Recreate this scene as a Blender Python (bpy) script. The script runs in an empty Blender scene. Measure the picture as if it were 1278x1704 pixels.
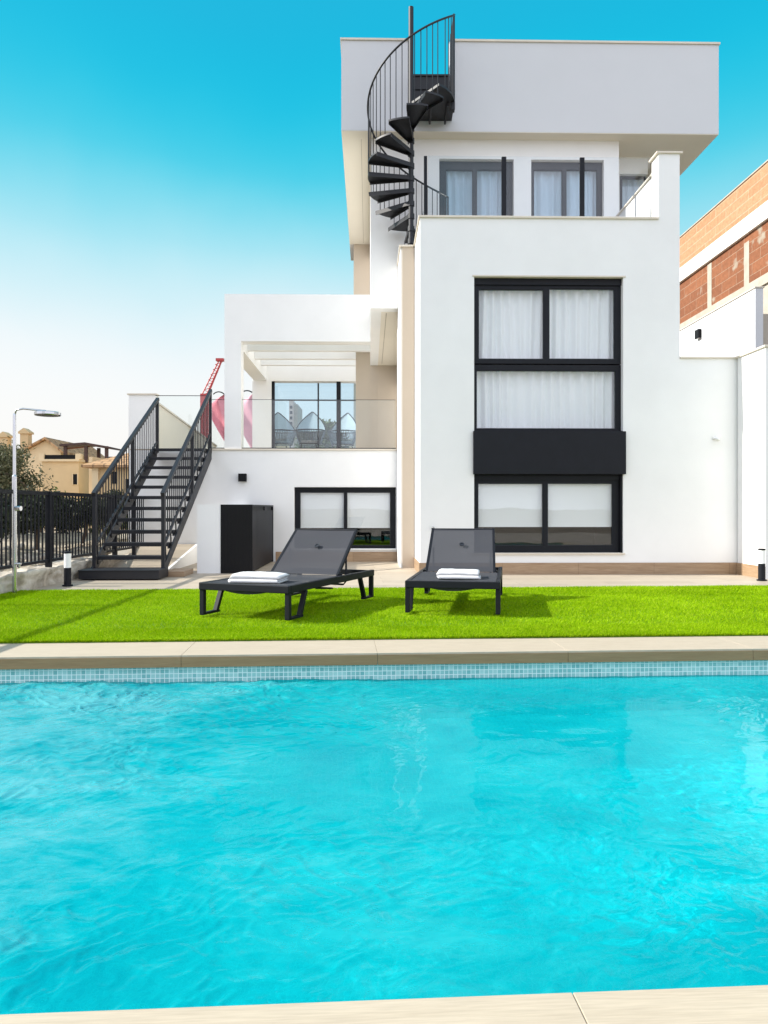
import bpy, bmesh, math, random
import numpy as np
from mathutils import Vector, Matrix
random.seed(7); rng = np.random.default_rng(11)
C = bpy.context.scene.collection
R = math.radians
FPX, CX, CY, EYE = 1260.0, 639.0, 846.0, 1.0          # lens of the photograph in photo pixels, eye height in metres

# ------------------------------------------------------------------ site frames
class Frame:
    """A horizontal frame turned by th about the camera's foot: u runs along a facade, v away from the camera."""
    def __init__(s, th): s.th, s.c, s.s = th, math.cos(th), math.sin(th)
    def world(s, u, v, z=0): return Vector((u*s.c - v*s.s, u*s.s + v*s.c, z))
    def ray(s, px, py):
        dx = (px-CX)/FPX
        return dx*s.c + s.s, -dx*s.s + s.c, (CY-py)/FPX
    def p(s, px, py, v):
        a, b, c = s.ray(px, py); t = v/b
        return t*a, EYE + t*c
    def u(s, px, v): return s.p(px, CY, v)[0]
    def z(s, px, py, v): return s.p(px, py, v)[1]
    def g(s, px, py, z=0):
        a, b, c = s.ray(px, py); t = (z-EYE)/c
        return t*a, t*b
    def rect(s, x0, y0, x1, y1, v):
        u0, z1 = s.p(x0, y0, v); u1, z0 = s.p(x1, y1, v)
        return u0, u1, z0, z1
H = Frame(0.0198)      # the house
P = Frame(0.0593)      # the pool and the lawn
G = Frame(0.0)

# ------------------------------------------------------------------ mesh helpers
class MB:
    def __init__(s): s.v, s.f = [], []
    def add(s, vs, fs):
        n = len(s.v); s.v += [tuple(a) for a in vs]; s.f += [tuple(i+n for i in f) for f in fs]; return s
    def box(s, x0, x1, y0, y1, z0, z1):
        x0, x1 = min(x0, x1), max(x0, x1); y0, y1 = min(y0, y1), max(y0, y1); z0, z1 = min(z0, z1), max(z0, z1)
        return s.add([(x0,y0,z0),(x1,y0,z0),(x1,y1,z0),(x0,y1,z0),(x0,y0,z1),(x1,y0,z1),(x1,y1,z1),(x0,y1,z1)],
                     [(0,3,2,1),(4,5,6,7),(0,1,5,4),(1,2,6,5),(2,3,7,6),(3,0,4,7)])
    def prism(s, poly, axis, a0, a1):
        """poly: 2-D outline, extruded along axis from a0 to a1 ('x': poly=(y,z), 'y': poly=(x,z), 'z': poly=(x,y))"""
        def mk(p, a): return {'x': (a,p[0],p[1]), 'y': (p[0],a,p[1]), 'z': (p[0],p[1],a)}[axis]
        n = len(poly)
        vs = [mk(p, a0) for p in poly] + [mk(p, a1) for p in poly]
        fs = [tuple(range(n))[::-1], tuple(range(n, 2*n))] + [(i, (i+1) % n, n+(i+1) % n, n+i) for i in range(n)]
        return s.add(vs, fs)
    def tube(s, pts, r, n=10, cap=True):
        pts = [Vector(p) for p in pts]; m = len(pts)
        rs = r if isinstance(r, (list, tuple)) else [r]*m
        vs, fs = [], []
        t0 = (pts[1]-pts[0]).normalized()
        nrm = t0.orthogonal().normalized()
        for i, p in enumerate(pts):
            t = (pts[min(i+1, m-1)] - pts[max(i-1, 0)]).normalized()
            nrm = (nrm - t*nrm.dot(t)).normalized(); b = t.cross(nrm)
            for k in range(n):
                a = 2*math.pi*k/n
                vs.append(p + (nrm*math.cos(a) + b*math.sin(a))*rs[i])
        for i in range(m-1):
            for k in range(n):
                fs.append((i*n+k, i*n+(k+1) % n, (i+1)*n+(k+1) % n, (i+1)*n+k))
        if cap: fs += [tuple(range(n))[::-1], tuple(range((m-1)*n, m*n))]
        return s.add(vs, fs)
    def bar(s, p, q, w, h, up=(0,0,1)):
        """rectangular bar from p to q, w wide sideways, h along up"""
        p, q = Vector(p), Vector(q); t = (q-p).normalized(); up = Vector(up)
        sd = t.cross(up)
        if sd.length < 1e-4: sd = Vector((1,0,0))
        sd.normalize(); u2 = sd.cross(t).normalized()
        vs = []
        for c in (p, q):
            for a, b in ((-1,-1),(1,-1),(1,1),(-1,1)): vs.append(c + sd*a*w/2 + u2*b*h/2)
        return s.add(vs, [(0,1,2,3)[::-1],(4,5,6,7),(0,1,5,4),(1,2,6,5),(2,3,7,6),(3,0,4,7)])
    def lathe(s, prof, n=24, cx=0, cy=0):
        vs = [(cx+r*math.cos(2*math.pi*k/n), cy+r*math.sin(2*math.pi*k/n), z) for r, z in prof for k in range(n)]
        m = len(prof)
        fs = [(i*n+k, i*n+(k+1) % n, (i+1)*n+(k+1) % n, (i+1)*n+k) for i in range(m-1) for k in range(n)]
        fs += [tuple(range(n))[::-1], tuple(range((m-1)*n, m*n))]
        return s.add(vs, fs)
    def cells(s, us, zs, solid, v0, v1):
        """a wall of rectangular cells with openings: solid(u,z) says which cells are masonry"""
        us, zs = sorted(set(us)), sorted(set(zs)); nu, nz = len(us)-1, len(zs)-1
        g = [[solid((us[i]+us[i+1])/2, (zs[j]+zs[j+1])/2) for j in range(nz)] for i in range(nu)]
        at = lambda i, j: 0 <= i < nu and 0 <= j < nz and g[i][j]
        for i in range(nu):
            for j in range(nz):
                if not g[i][j]: continue
                a, b, c, d = us[i], us[i+1], zs[j], zs[j+1]
                s.add([(a,v0,c),(b,v0,c),(b,v0,d),(a,v0,d)], [(0,1,2,3)])
                s.add([(a,v1,c),(b,v1,c),(b,v1,d),(a,v1,d)], [(3,2,1,0)])
                if not at(i-1,j): s.add([(a,v0,c),(a,v0,d),(a,v1,d),(a,v1,c)], [(0,1,2,3)])
                if not at(i+1,j): s.add([(b,v0,c),(b,v1,c),(b,v1,d),(b,v0,d)], [(0,1,2,3)])
                if not at(i,j-1): s.add([(a,v0,c),(a,v1,c),(b,v1,c),(b,v0,c)], [(0,1,2,3)])
                if not at(i,j+1): s.add([(a,v0,d),(b,v0,d),(b,v1,d),(a,v1,d)], [(0,1,2,3)])
        return s
    def build(s, name, m, parent=None, bevel=0, smooth=False, subsurf=0, weld=False):
        me = bpy.data.meshes.new(name)
        off = parent.get('_o', (0,0,0)) if parent else (0,0,0)
        me.from_pydata([(a-off[0], b-off[1], c-off[2]) for a, b, c in s.v], [], s.f)
        if weld:
            bm = bmesh.new(); bm.from_mesh(me); bmesh.ops.remove_doubles(bm, verts=bm.verts, dist=1e-5)
            bmesh.ops.recalc_face_normals(bm, faces=bm.faces); bm.to_mesh(me); bm.free()
        me.update()
        if smooth: me.polygons.foreach_set('use_smooth', [True]*len(me.polygons))
        me.materials.append(m)
        o = bpy.data.objects.new(name, me); C.objects.link(o)
        if parent: o.parent = parent; o['_o'] = off
        if bevel:
            b = o.modifiers.new('edge', 'BEVEL'); b.width = bevel; b.segments = 2; b.limit_method = 'ANGLE'; b.angle_limit = R(40)
        if subsurf:
            q = o.modifiers.new('sub', 'SUBSURF'); q.levels = q.render_levels = subsurf
        return o
def tag(o, label, cat, group=None):
    o['label'] = label; o['category'] = cat
    if group: o['group'] = group
    return o
def thing(name, label, cat, frame=G, u=0, v=0, z=0, group=None, rz=0):
    """an Empty at the thing's base; parts are given in frame coordinates unless local=True is wanted (rz)"""
    o = bpy.data.objects.new(name, None); C.objects.link(o)
    o.empty_display_size = .3
    o.location = frame.world(u, v, z); o.rotation_euler = (0, 0, frame.th + rz)
    o['_o'] = (u, v, z)
    return tag(o, label, cat, group)
def local(o): o['_o'] = (0,0,0); return o
def structure(o): o['kind'] = 'structure'; return o
def place(o, frame):           # a top-level mesh written in frame coordinates
    o.rotation_euler = (0,0,frame.th); return o
def copy_part(o, parent, loc=None, rz=None, scale=None):
    c = o.copy(); C.objects.link(c); c.parent = parent
    if loc is not None: c.location = loc
    if rz is not None: c.rotation_euler = (0,0,rz)
    if scale is not None: c.scale = scale
    return c
def np_mesh(name, verts, faces_n, mat, parent=None, smooth=False):
    """verts: (N*faces_n,3) array, consecutive corners make one face"""
    verts = np.asarray(verts, dtype=np.float32); n = len(verts); k = n//faces_n
    me = bpy.data.meshes.new(name)
    me.vertices.add(n); me.vertices.foreach_set('co', verts.ravel())
    me.loops.add(n); me.loops.foreach_set('vertex_index', np.arange(n, dtype=np.int32))
    me.polygons.add(k)
    me.polygons.foreach_set('loop_start', np.arange(0, n, faces_n, dtype=np.int32))
    me.polygons.foreach_set('loop_total', np.full(k, faces_n, dtype=np.int32))
    me.update(calc_edges=True)
    me.materials.append(mat)
    if smooth: me.polygons.foreach_set('use_smooth', np.ones(k, dtype=bool))
    o = bpy.data.objects.new(name, me); C.objects.link(o)
    if parent: o.parent = parent
    return o
def grid_mesh(name, X, Y, Z, mat, smooth=True, parent=None):
    ny, nx = X.shape
    vs = np.stack([X, Y, Z], -1).reshape(-1, 3)
    i = np.arange(ny-1)[:,None]*nx + np.arange(nx-1)[None,:]
    f = np.stack([i, i+1, i+nx+1, i+nx], -1).reshape(-1, 4)
    me = bpy.data.meshes.new(name)
    me.vertices.add(len(vs)); me.vertices.foreach_set('co', vs.astype(np.float32).ravel())
    me.loops.add(f.size); me.loops.foreach_set('vertex_index', f.astype(np.int32).ravel())
    me.polygons.add(len(f)); me.polygons.foreach_set('loop_start', np.arange(0, f.size, 4, dtype=np.int32))
    me.polygons.foreach_set('loop_total', np.full(len(f), 4, dtype=np.int32))
    me.update(calc_edges=True)
    if smooth: me.polygons.foreach_set('use_smooth', np.ones(len(f), dtype=bool))
    me.materials.append(mat)
    o = bpy.data.objects.new(name, me); C.objects.link(o)
    if parent: o.parent = parent
    return o
def vnoise(x, y, seed=0):
    """smooth value noise, numpy"""
    xi, yi = np.floor(x).astype(np.int64), np.floor(y).astype(np.int64); xf, yf = x-xi, y-yi
    def h(a, b):
        n = (a*374761393 + b*668265263 + seed*1442695041) & 0x7fffffff
        n = ((n ^ (n >> 13))*1274126177) & 0x7fffffff
        return ((n ^ (n >> 16)) & 0xffff)/65535.0
    u, w = xf*xf*xf*(xf*(xf*6-15)+10), yf*yf*yf*(yf*(yf*6-15)+10)
    a, b, c, d = h(xi,yi), h(xi+1,yi), h(xi,yi+1), h(xi+1,yi+1)
    return (a*(1-u)+b*u)*(1-w) + (c*(1-u)+d*u)*w - .5

# ------------------------------------------------------------------ materials
def srgb(r, g, b):
    f = lambda c: (c/255/12.92) if c/255 <= .04045 else ((c/255+.055)/1.055)**2.4
    return (f(r), f(g), f(b))
class NT:
    def __init__(s, m):
        m.use_nodes = True; s.t = m.node_tree; s.t.nodes.clear()
        s.out = s.n('ShaderNodeOutputMaterial')
    def n(s, kind, **kw):
        x = s.t.nodes.new(kind)
        for k, v in kw.items():
            if hasattr(x, k): setattr(x, k, v)
        return x
    def l(s, a, b): s.t.links.new(a, b)
    def coord(s, axes=None, scale=(1,1,1), world=False):
        c = s.n('ShaderNodeNewGeometry').outputs['Position'] if world else s.n('ShaderNodeTexCoord').outputs['Object']
        if axes:
            sp = s.n('ShaderNodeSeparateXYZ'); s.l(c, sp.inputs[0]); cb = s.n('ShaderNodeCombineXYZ')
            for i, a in enumerate(axes):
                if a: s.l(sp.outputs[a], cb.inputs[i])
            c = cb.outputs[0]
        mp = s.n('ShaderNodeMapping'); mp.inputs['Scale'].default_value = scale; s.l(c, mp.inputs['Vector'])
        return mp.outputs[0]
    def noise(s, vec, scale, detail=4, rough=.55, dist=0):
        x = s.n('ShaderNodeTexNoise'); x.inputs['Scale'].default_value = scale; x.inputs['Detail'].default_value = detail
        x.inputs['Roughness'].default_value = rough; x.inputs['Distortion'].default_value = dist
        s.l(vec, x.inputs['Vector']); return x.outputs['Fac']
    def ramp(s, fac, stops):
        x = s.n('ShaderNodeValToRGB'); e = x.color_ramp.elements
        while len(e) < len(stops): e.new(.5)
        for i, (p, c) in enumerate(stops):
            e[i].position = p; e[i].color = (*c, 1) if len(c) == 3 else c
        s.l(fac, x.inputs[0]); return x.outputs[0]
    def mix(s, fac, a, b, mode='MIX'):
        x = s.n('ShaderNodeMix'); x.data_type = 'RGBA'; x.blend_type = mode
        for sock, v in ((x.inputs[0], fac), (x.inputs[6], a), (x.inputs[7], b)):
            if hasattr(v, 'links'): s.l(v, sock)
            elif isinstance(v, (int, float)): sock.default_value = v
            else: sock.default_value = (*v, 1)
        return x.outputs[2]
    def math(s, op, a, b=0):
        x = s.n('ShaderNodeMath'); x.operation = op
        for sock, v in ((x.inputs[0], a), (x.inputs[1], b)):
            if hasattr(v, 'links'): s.l(v, sock)
            else: sock.default_value = v
        return x.outputs[0]
    def bump(s, h, strength, dist=.01):
        x = s.n('ShaderNodeBump'); x.inputs['Strength'].default_value = strength; x.inputs['Distance'].default_value = dist
        s.l(h, x.inputs['Height']); return x.outputs[0]
    def bsdf(s, color, rough=.5, metal=0, normal=None, spec=.5):
        b = s.n('ShaderNodeBsdfPrincipled')
        if hasattr(color, 'links'): s.l(color, b.inputs['Base Color'])
        else: b.inputs['Base Color'].default_value = (*color, 1)
        if hasattr(rough, 'links'): s.l(rough, b.inputs['Roughness'])
        else: b.inputs['Roughness'].default_value = rough
        b.inputs['Metallic'].default_value = metal
        b.inputs['Specular IOR Level'].default_value = spec
        if normal: s.l(normal, b.inputs['Normal'])
        return b
    def done(s, sh): s.l(sh.outputs[0] if hasattr(sh, 'outputs') else sh, s.out.inputs['Surface'])
M = {}
def simple(name, col, rough=.6, metal=0, var=.08, vs=3, bs=60, bump=.1, spec=.5, fine=0):
    m = bpy.data.materials.new(name); t = NT(m); c = t.coord()
    a = t.noise(c, vs, 5, .6)
    lo = tuple(x*(1-var) for x in col); hi = tuple(min(1, x*(1+var)) for x in col)
    cc = t.ramp(a, [(.3, lo), (.7, hi)])
    b = t.noise(c, bs, 3)
    if fine: cc = t.mix(fine, cc, t.ramp(b, [(.3, (.35,.35,.35)), (.7, (.65,.65,.65))]), 'OVERLAY')
    t.done(t.bsdf(cc, rough, metal, t.bump(b, bump, .004), spec)); M[name] = m; return m
simple('render_white', (.80,.80,.795), .85, var=.032, vs=1.1, bs=75, bump=.4, spec=.25)
simple('render_white_shaded', (.60,.612,.635), .85, var=.02, vs=.7, bs=130, bump=.22, spec=.25)  # white render greyed down: shade of roof fascia and side wall put into colour
simple('render_cream', (.74,.69,.60), .85, var=.02, vs=.8, bs=120, bump=.15, spec=.25)
simple('render_beige', (.50,.425,.345), .85, var=.04, vs=.9, bs=110, bump=.2, spec=.25)
simple('cap_stone', (.66,.60,.51), .6, var=.05, vs=4, bs=90, bump=.08)
simple('anthracite', (.0075,.0085,.0125), .5, var=.12, vs=6, bs=220, bump=.05, spec=.2)
simple('stair_steel', (.0105,.011,.015), .48, var=.18, vs=5, bs=180, bump=.1, spec=.4)
simple('frame_grey', (.006,.009,.016), .5, var=.1, vs=6, bs=200, bump=.04)
simple('black_panel', (.004,.004,.005), .55, var=.15, vs=3, bs=150, bump=.08, spec=.2)
simple('chrome', (.50,.51,.53), .18, 1, var=.04, vs=9, bs=40, bump=.02)
simple('lens_white', (.82,.82,.82), .3, var=.02)
simple('white_plastic', (.82,.82,.80), .4, var=.02)
simple('towel_white', (.70,.70,.705), .95, var=.03, vs=14, bs=420, bump=.9, spec=.1)
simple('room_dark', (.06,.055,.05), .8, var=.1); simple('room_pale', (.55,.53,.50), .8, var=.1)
simple('yellow_wall', (.60,.45,.26), .9, var=.09, vs=.6, bs=20, bump=.2, spec=.2)
simple('yellow_trim', (.70,.56,.36), .9, var=.06, vs=1, bs=20, spec=.2)
simple('dark_wood', (.06,.03,.025), .7, var=.2)
simple('bark', (.12,.09,.065), .95, var=.3, vs=8, bs=30, bump=.8)
simple('concrete', (.40,.36,.30), .9, var=.15, vs=2, bs=30, bump=.4)
simple('slab_white', (.74,.73,.70), .9, var=.05, vs=1.2, bs=30, bump=.3)
simple('crane_red', (.45,.05,.05), .5, var=.1)
simple('flag_red', (.68,.22,.27), .8, var=.12, vs=1.5, bs=40)
simple('flag_pink', (.70,.38,.46), .8, var=.15, vs=1.2, bs=40)
simple('rope_grey', (.10,.115,.13), .9, var=.2, vs=20)
simple('cushion', (.62,.62,.62), .95, var=.05, vs=8, bs=200)
simple('pale_tower', (.55,.44,.38), .9, var=.15, vs=.4, bs=4)
simple('rubber', (.02,.02,.02), .7)
simple('soil', (.23,.18,.13), .95, var=.35, vs=.5, bs=6, bump=1, fine=.5)

def wood_tile(name, c0, c1, axes, length, height, gap, rough=.45):
    m = bpy.data.materials.new(name); t = NT(m); c = t.coord(axes)
    g = t.coord(axes, (1.2, 14, 1)); n1 = t.noise(g, 2.2, 6, .65, .6); g2 = t.coord(axes, (3, 60, 1)); n2 = t.noise(g2, 3, 3)
    col = t.ramp(n1, [(.28, c0), (.72, c1)])
    col = t.mix(.25, col, t.ramp(n2, [(.3, (.3,.3,.3)), (.7, (.7,.7,.7))]), 'OVERLAY')
    b = t.n('ShaderNodeTexBrick'); t.l(c, b.inputs['Vector'])
    b.inputs['Scale'].default_value = 1; b.inputs['Brick Width'].default_value = length; b.inputs['Row Height'].default_value = height
    b.inputs['Mortar Size'].default_value = gap; b.inputs['Color1'].default_value = (.82,.82,.82,1); b.inputs['Color2'].default_value = (1,1,1,1)
    b.inputs['Mortar'].default_value = (.6,.58,.55,1); b.offset = .5
    col = t.mix(1, col, b.outputs['Color'], 'MULTIPLY')
    t.done(t.bsdf(col, rough, 0, t.bump(n1, .05, .003))); M[name] = m
wood_tile('skirting_wood', (.30,.19,.105), (.47,.33,.21), ('X','Z',None), 1.16, 3, .004)
wood_tile('skirting_wood_side', (.30,.19,.105), (.47,.33,.21), ('Y','Z',None), 1.16, 3, .004)
wood_tile('deck_tile', (.39,.325,.245), (.48,.41,.32), ('X','Y',None), 1.2, .3, .003, .55)
wood_tile('coping_tile', (.44,.365,.27), (.51,.43,.325), ('X','Y',None), 40, 40, .002, .7)
wood_tile('riser_tile', (.27,.155,.068), (.36,.215,.10), ('X','Z',None), 40, 40, .002, .6)

def brick(name, c1, c2, mortar, axes, w, h, ms, bumps=.6, patch=None):
    m = bpy.data.materials.new(name); t = NT(m); c = t.coord(axes)
    b = t.n('ShaderNodeTexBrick'); t.l(c, b.inputs['Vector']); b.inputs['Scale'].default_value = 1
    b.inputs['Brick Width'].default_value = w; b.inputs['Row Height'].default_value = h; b.inputs['Mortar Size'].default_value = ms
    b.inputs['Mortar Smooth'].default_value = .3; b.inputs['Bias'].default_value = -.1
    b.inputs['Color1'].default_value = (*c1,1); b.inputs['Color2'].default_value = (*c2,1); b.inputs['Mortar'].default_value = (*mortar,1)
    n = t.noise(c, 6, 5, .7)
    col = t.mix(.55, b.outputs['Color'], t.ramp(n, [(.25,(.25,.25,.25)), (.75,(.72,.72,.72))]), 'OVERLAY')
    if patch:
        pn = t.noise(c, .9, 3, .5); col = t.mix(t.ramp(pn, [(.60,(0,0,0)), (.66,(1,1,1))]), col, patch)
    h_ = t.math('ADD', t.math('MULTIPLY', b.outputs['Fac'], -1), t.math('MULTIPLY', n, .3))
    t.done(t.bsdf(col, .9, 0, t.bump(h_, bumps, .015), .2)); M[name] = m
brick('brick_red', (.20,.08,.042), (.27,.11,.055), (.32,.21,.145), ('Y','Z',None), 1.2, .42, .015, patch=(.33,.28,.22))
brick('brick_orange', (.44,.21,.115), (.47,.245,.14), (.47,.29,.185), ('Y','Z',None), 1.8, .37, .035)
brick('roof_tile', (.42,.25,.13), (.52,.33,.18), (.26,.16,.09), ('X','Y',None), .5, .35, .05, 1)
brick('stone_block', (.30,.27,.24), (.42,.39,.35), (.22,.20,.18), ('X','Z',None), .45, .24, .02, 1)

m = bpy.data.materials.new('rock'); t = NT(m); c = t.coord()
n = t.noise(c, 3.5, 8, .65, .3); v = t.n('ShaderNodeTexVoronoi'); v.inputs['Scale'].default_value = 5; t.l(c, v.inputs['Vector'])
col = t.mix(.35, t.ramp(n, [(.3,(.22,.18,.13)), (.5,(.45,.40,.33)), (.7,(.62,.57,.49))]), t.ramp(v.outputs['Distance'], [(0,(.4,.4,.4)), (.6,(.6,.6,.6))]), 'OVERLAY')
t.done(t.bsdf(col, .95, 0, t.bump(n, .9, .03), .2)); M['rock'] = m

m = bpy.data.materials.new('rough_ground'); t = NT(m); c = t.coord(world=True)
n = t.noise(c, .9, 8, .7); n2 = t.noise(c, 9, 5, .7)
col = t.ramp(n, [(.3,(.16,.13,.09)), (.5,(.32,.27,.20)), (.7,(.46,.40,.32))])
col = t.mix(.7, col, t.ramp(n2, [(.3,(.2,.2,.2)), (.7,(.8,.8,.8))]), 'OVERLAY')
t.done(t.bsdf(col, .95, 0, t.bump(n2, 1, .05), .2)); M['rough_ground'] = m

# mosaic of the waterline and the pool shell
def mosaic(name, axes, c0, c1, c2, grout, size=.031):
    m = bpy.data.materials.new(name); t = NT(m); c = t.coord(axes)
    b = t.n('ShaderNodeTexBrick'); t.l(c, b.inputs['Vector']); b.inputs['Scale'].default_value = 1; b.offset = 0
    b.inputs['Brick Width'].default_value = size; b.inputs['Row Height'].default_value = size; b.inputs['Mortar Size'].default_value = .0024
    b.inputs['Color1'].default_value = (1,1,1,1); b.inputs['Color2'].default_value = (1,1,1,1); b.inputs['Mortar'].default_value = (0,0,0,1)
    sn = t.n('ShaderNodeVectorMath'); sn.operation = 'DIVIDE'; t.l(c, sn.inputs[0]); sn.inputs[1].default_value = (size,)*3
    fl = t.n('ShaderNodeVectorMath'); fl.operation = 'FLOOR'; t.l(sn.outputs[0], fl.inputs[0])
    w = t.n('ShaderNodeTexWhiteNoise'); w.noise_dimensions = '2D'; t.l(fl.outputs[0], w.inputs['Vector'])
    col = t.ramp(w.outputs['Value'], [(.0,c0), (.55,c1), (1,c2)])
    col = t.mix(b.outputs['Fac'], col, grout)
    t.done(t.bsdf(col, .18, 0, t.bump(t.math('SUBTRACT', 1, b.outputs['Fac']), .3, .003))); M[name] = m
mosaic('mosaic_band', ('X','Z',None), (.20,.42,.42), (.30,.52,.51), (.42,.62,.60), (.78,.82,.80))
mosaic('mosaic_floor', ('X','Y',None), (.16,.70,.80), (.20,.75,.84), (.24,.79,.87), (.40,.82,.88))

m = bpy.data.materials.new('pool_water'); t = NT(m)
b = t.n('ShaderNodeBsdfRefraction'); b.inputs['IOR'].default_value = 1.33; b.inputs['Roughness'].default_value = 0
b.inputs['Color'].default_value = (.10,.985,1,1)
g = t.n('ShaderNodeBsdfGlossy'); g.inputs['Roughness'].default_value = 0
ge = t.n('ShaderNodeNewGeometry'); dp = t.n('ShaderNodeVectorMath'); dp.operation = 'DOT_PRODUCT'
t.l(ge.outputs['Incoming'], dp.inputs[0]); t.l(ge.outputs['Normal'], dp.inputs[1])
fr = t.math('ADD', .009, t.math('MULTIPLY', .30, t.math('POWER', t.math('SUBTRACT', 1, t.math('ABSOLUTE', dp.outputs['Value'])), 5)))
cw = t.coord(world=True)
k1 = t.noise(cw, .8, 4, .55, .2); k2 = t.noise(t.coord(None, (1.0,1.9,1), True), 3.4, 8, .72, .35)
left = t.n('ShaderNodeMapRange'); sx_ = t.n('ShaderNodeSeparateXYZ'); t.l(cw, sx_.inputs[0]); t.l(sx_.outputs['X'], left.inputs['Value'])
left.inputs['From Min'].default_value = 1.4; left.inputs['From Max'].default_value = -1.6
kk = t.math('ADD', t.math('MULTIPLY', k1, .55), t.math('MULTIPLY', k2, .45))
dc = t.ramp(kk, [(.36,(.002,.50,.545)), (.50,(.004,.585,.60)), (.62,(.03,.65,.65))])
glints = t.ramp(t.math('MULTIPLY', t.math('MULTIPLY', k2, left.outputs[0]), t.math('ADD', k1, .35)), [(.30,(0,0,0)), (.50,(1,1,1))])  # mask that paints pale wavelet highlights into the water on the left
dc = t.mix(t.math('MULTIPLY', glints, .42), dc, (.42,.74,.78))
df = t.n('ShaderNodeBsdfDiffuse'); t.l(dc, df.inputs['Color'])      # diffuse body added to make up for sunlight lost in refraction
bd = t.n('ShaderNodeMixShader'); t.l(t.math('ADD', .10, t.math('MULTIPLY', kk, .46)), bd.inputs[0]); t.l(b.outputs[0], bd.inputs[1]); t.l(df.outputs[0], bd.inputs[2])
mx = t.n('ShaderNodeMixShader'); t.l(fr, mx.inputs[0]); t.l(bd.outputs[0], mx.inputs[1]); t.l(g.outputs[0], mx.inputs[2])
t.done(mx); M['pool_water'] = m

def glass(name, tint, ior=1.5, extra=0.0):
    m = bpy.data.materials.new(name); t = NT(m)
    g = t.n('ShaderNodeBsdfGlossy'); g.inputs['Roughness'].default_value = .01
    c = t.coord(); wob = t.noise(c, .7, 2); bp = t.bump(wob, .06, .05); t.l(bp, g.inputs['Normal'])
    tr = t.n('ShaderNodeBsdfTransparent'); tr.inputs['Color'].default_value = (*tint, 1)
    ge = t.n('ShaderNodeNewGeometry'); dp = t.n('ShaderNodeVectorMath'); dp.operation = 'DOT_PRODUCT'
    t.l(ge.outputs['Incoming'], dp.inputs[0]); t.l(ge.outputs['Normal'], dp.inputs[1])
    f0 = ((ior-1)/(ior+1))**2
    fr = t.math('ADD', f0+extra, t.math('MULTIPLY', 1-f0-extra, t.math('POWER', t.math('SUBTRACT', 1, t.math('ABSOLUTE', dp.outputs['Value'])), 5)))
    mx = t.n('ShaderNodeMixShader'); t.l(fr, mx.inputs[0])
    t.l(tr.outputs[0], mx.inputs[1]); t.l(g.outputs[0], mx.inputs[2]); t.done(mx); M[name] = m
glass('window_glass', (.98,.99,.995), 1.45, .035)
glass('terrace_glass', (.965,.985,.98), 1.5, .0)
glass('screen_glass', (.95,.972,.985), 1.45, .0)
glass('tinted_glass', (.82,.885,.93), 1.45, .03)
glass('blue_glass', (.80,.91,.975), 1.5, .02)

def cloth(name, col, transl=.35, transp=0.0, bs=300, bstr=.3):
    m = bpy.data.materials.new(name); t = NT(m); c = t.coord()
    d = t.bsdf(col, .9, 0, t.bump(t.noise(c, bs, 2), bstr, .002), .2)
    tl = t.n('ShaderNodeBsdfTranslucent'); tl.inputs['Color'].default_value = (*col, 1)
    mx = t.n('ShaderNodeMixShader'); mx.inputs[0].default_value = transl; t.l(d.outputs[0], mx.inputs[1]); t.l(tl.outputs[0], mx.inputs[2])
    if transp:
        tp = t.n('ShaderNodeBsdfTransparent'); m2 = t.n('ShaderNodeMixShader'); m2.inputs[0].default_value = transp
        t.l(mx.outputs[0], m2.inputs[1]); t.l(tp.outputs[0], m2.inputs[2]); mx = m2
    t.done(mx); M[name] = m
cloth('curtain', (.88,.89,.90), .06)
cloth('blind', (.86,.88,.88), .04)
cloth('sling', (.048,.050,.058), 0, .06, 900, .5)

def leafmat(name, c0, c1, c2):
    m = bpy.data.materials.new(name); t = NT(m)
    g = t.n('ShaderNodeNewGeometry'); col = t.ramp(g.outputs['Random Per Island'], [(0,c0), (.5,c1), (1,c2)])
    d = t.bsdf(col, .6, 0, None, .3); tl = t.n('ShaderNodeBsdfTranslucent'); t.l(col, tl.inputs[0])
    mx = t.n('ShaderNodeMixShader'); mx.inputs[0].default_value = .25; t.l(d.outputs[0], mx.inputs[1]); t.l(tl.outputs[0], mx.inputs[2])
    t.done(mx); M[name] = m
leafmat('leaf_olive', (.055,.06,.026), (.115,.12,.058), (.23,.215,.13))
leafmat('leaf_dark', (.012,.018,.010), (.025,.035,.018), (.05,.06,.03))
leafmat('leaf_green', (.04,.06,.015), (.09,.12,.03), (.15,.17,.05))
m = bpy.data.materials.new('turf'); t = NT(m); g = t.n('ShaderNodeNewGeometry')
c = t.coord(world=True); big = t.noise(c, 1.3, 4, .6)
col = t.ramp(g.outputs['Random Per Island'], [(0,(.12,.26,.001)), (.5,(.285,.475,.001)), (.85,(.38,.565,.002)), (1,(.45,.52,.05))])
col = t.mix(.34, col, t.ramp(big, [(.3,(.38,.38,.38)), (.7,(.62,.62,.62))]), 'OVERLAY')
d = t.bsdf(col, .7, 0, None, .08); tl = t.n('ShaderNodeBsdfTranslucent'); t.l(col, tl.inputs[0])
mx = t.n('ShaderNodeMixShader'); mx.inputs[0].default_value = .3; t.l(d.outputs[0], mx.inputs[1]); t.l(tl.outputs[0], mx.inputs[2]); t.done(mx); M['turf'] = m
simple('turf_base', (.13,.26,.01), .9, var=.2, vs=5, bs=200, bump=1)

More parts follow.
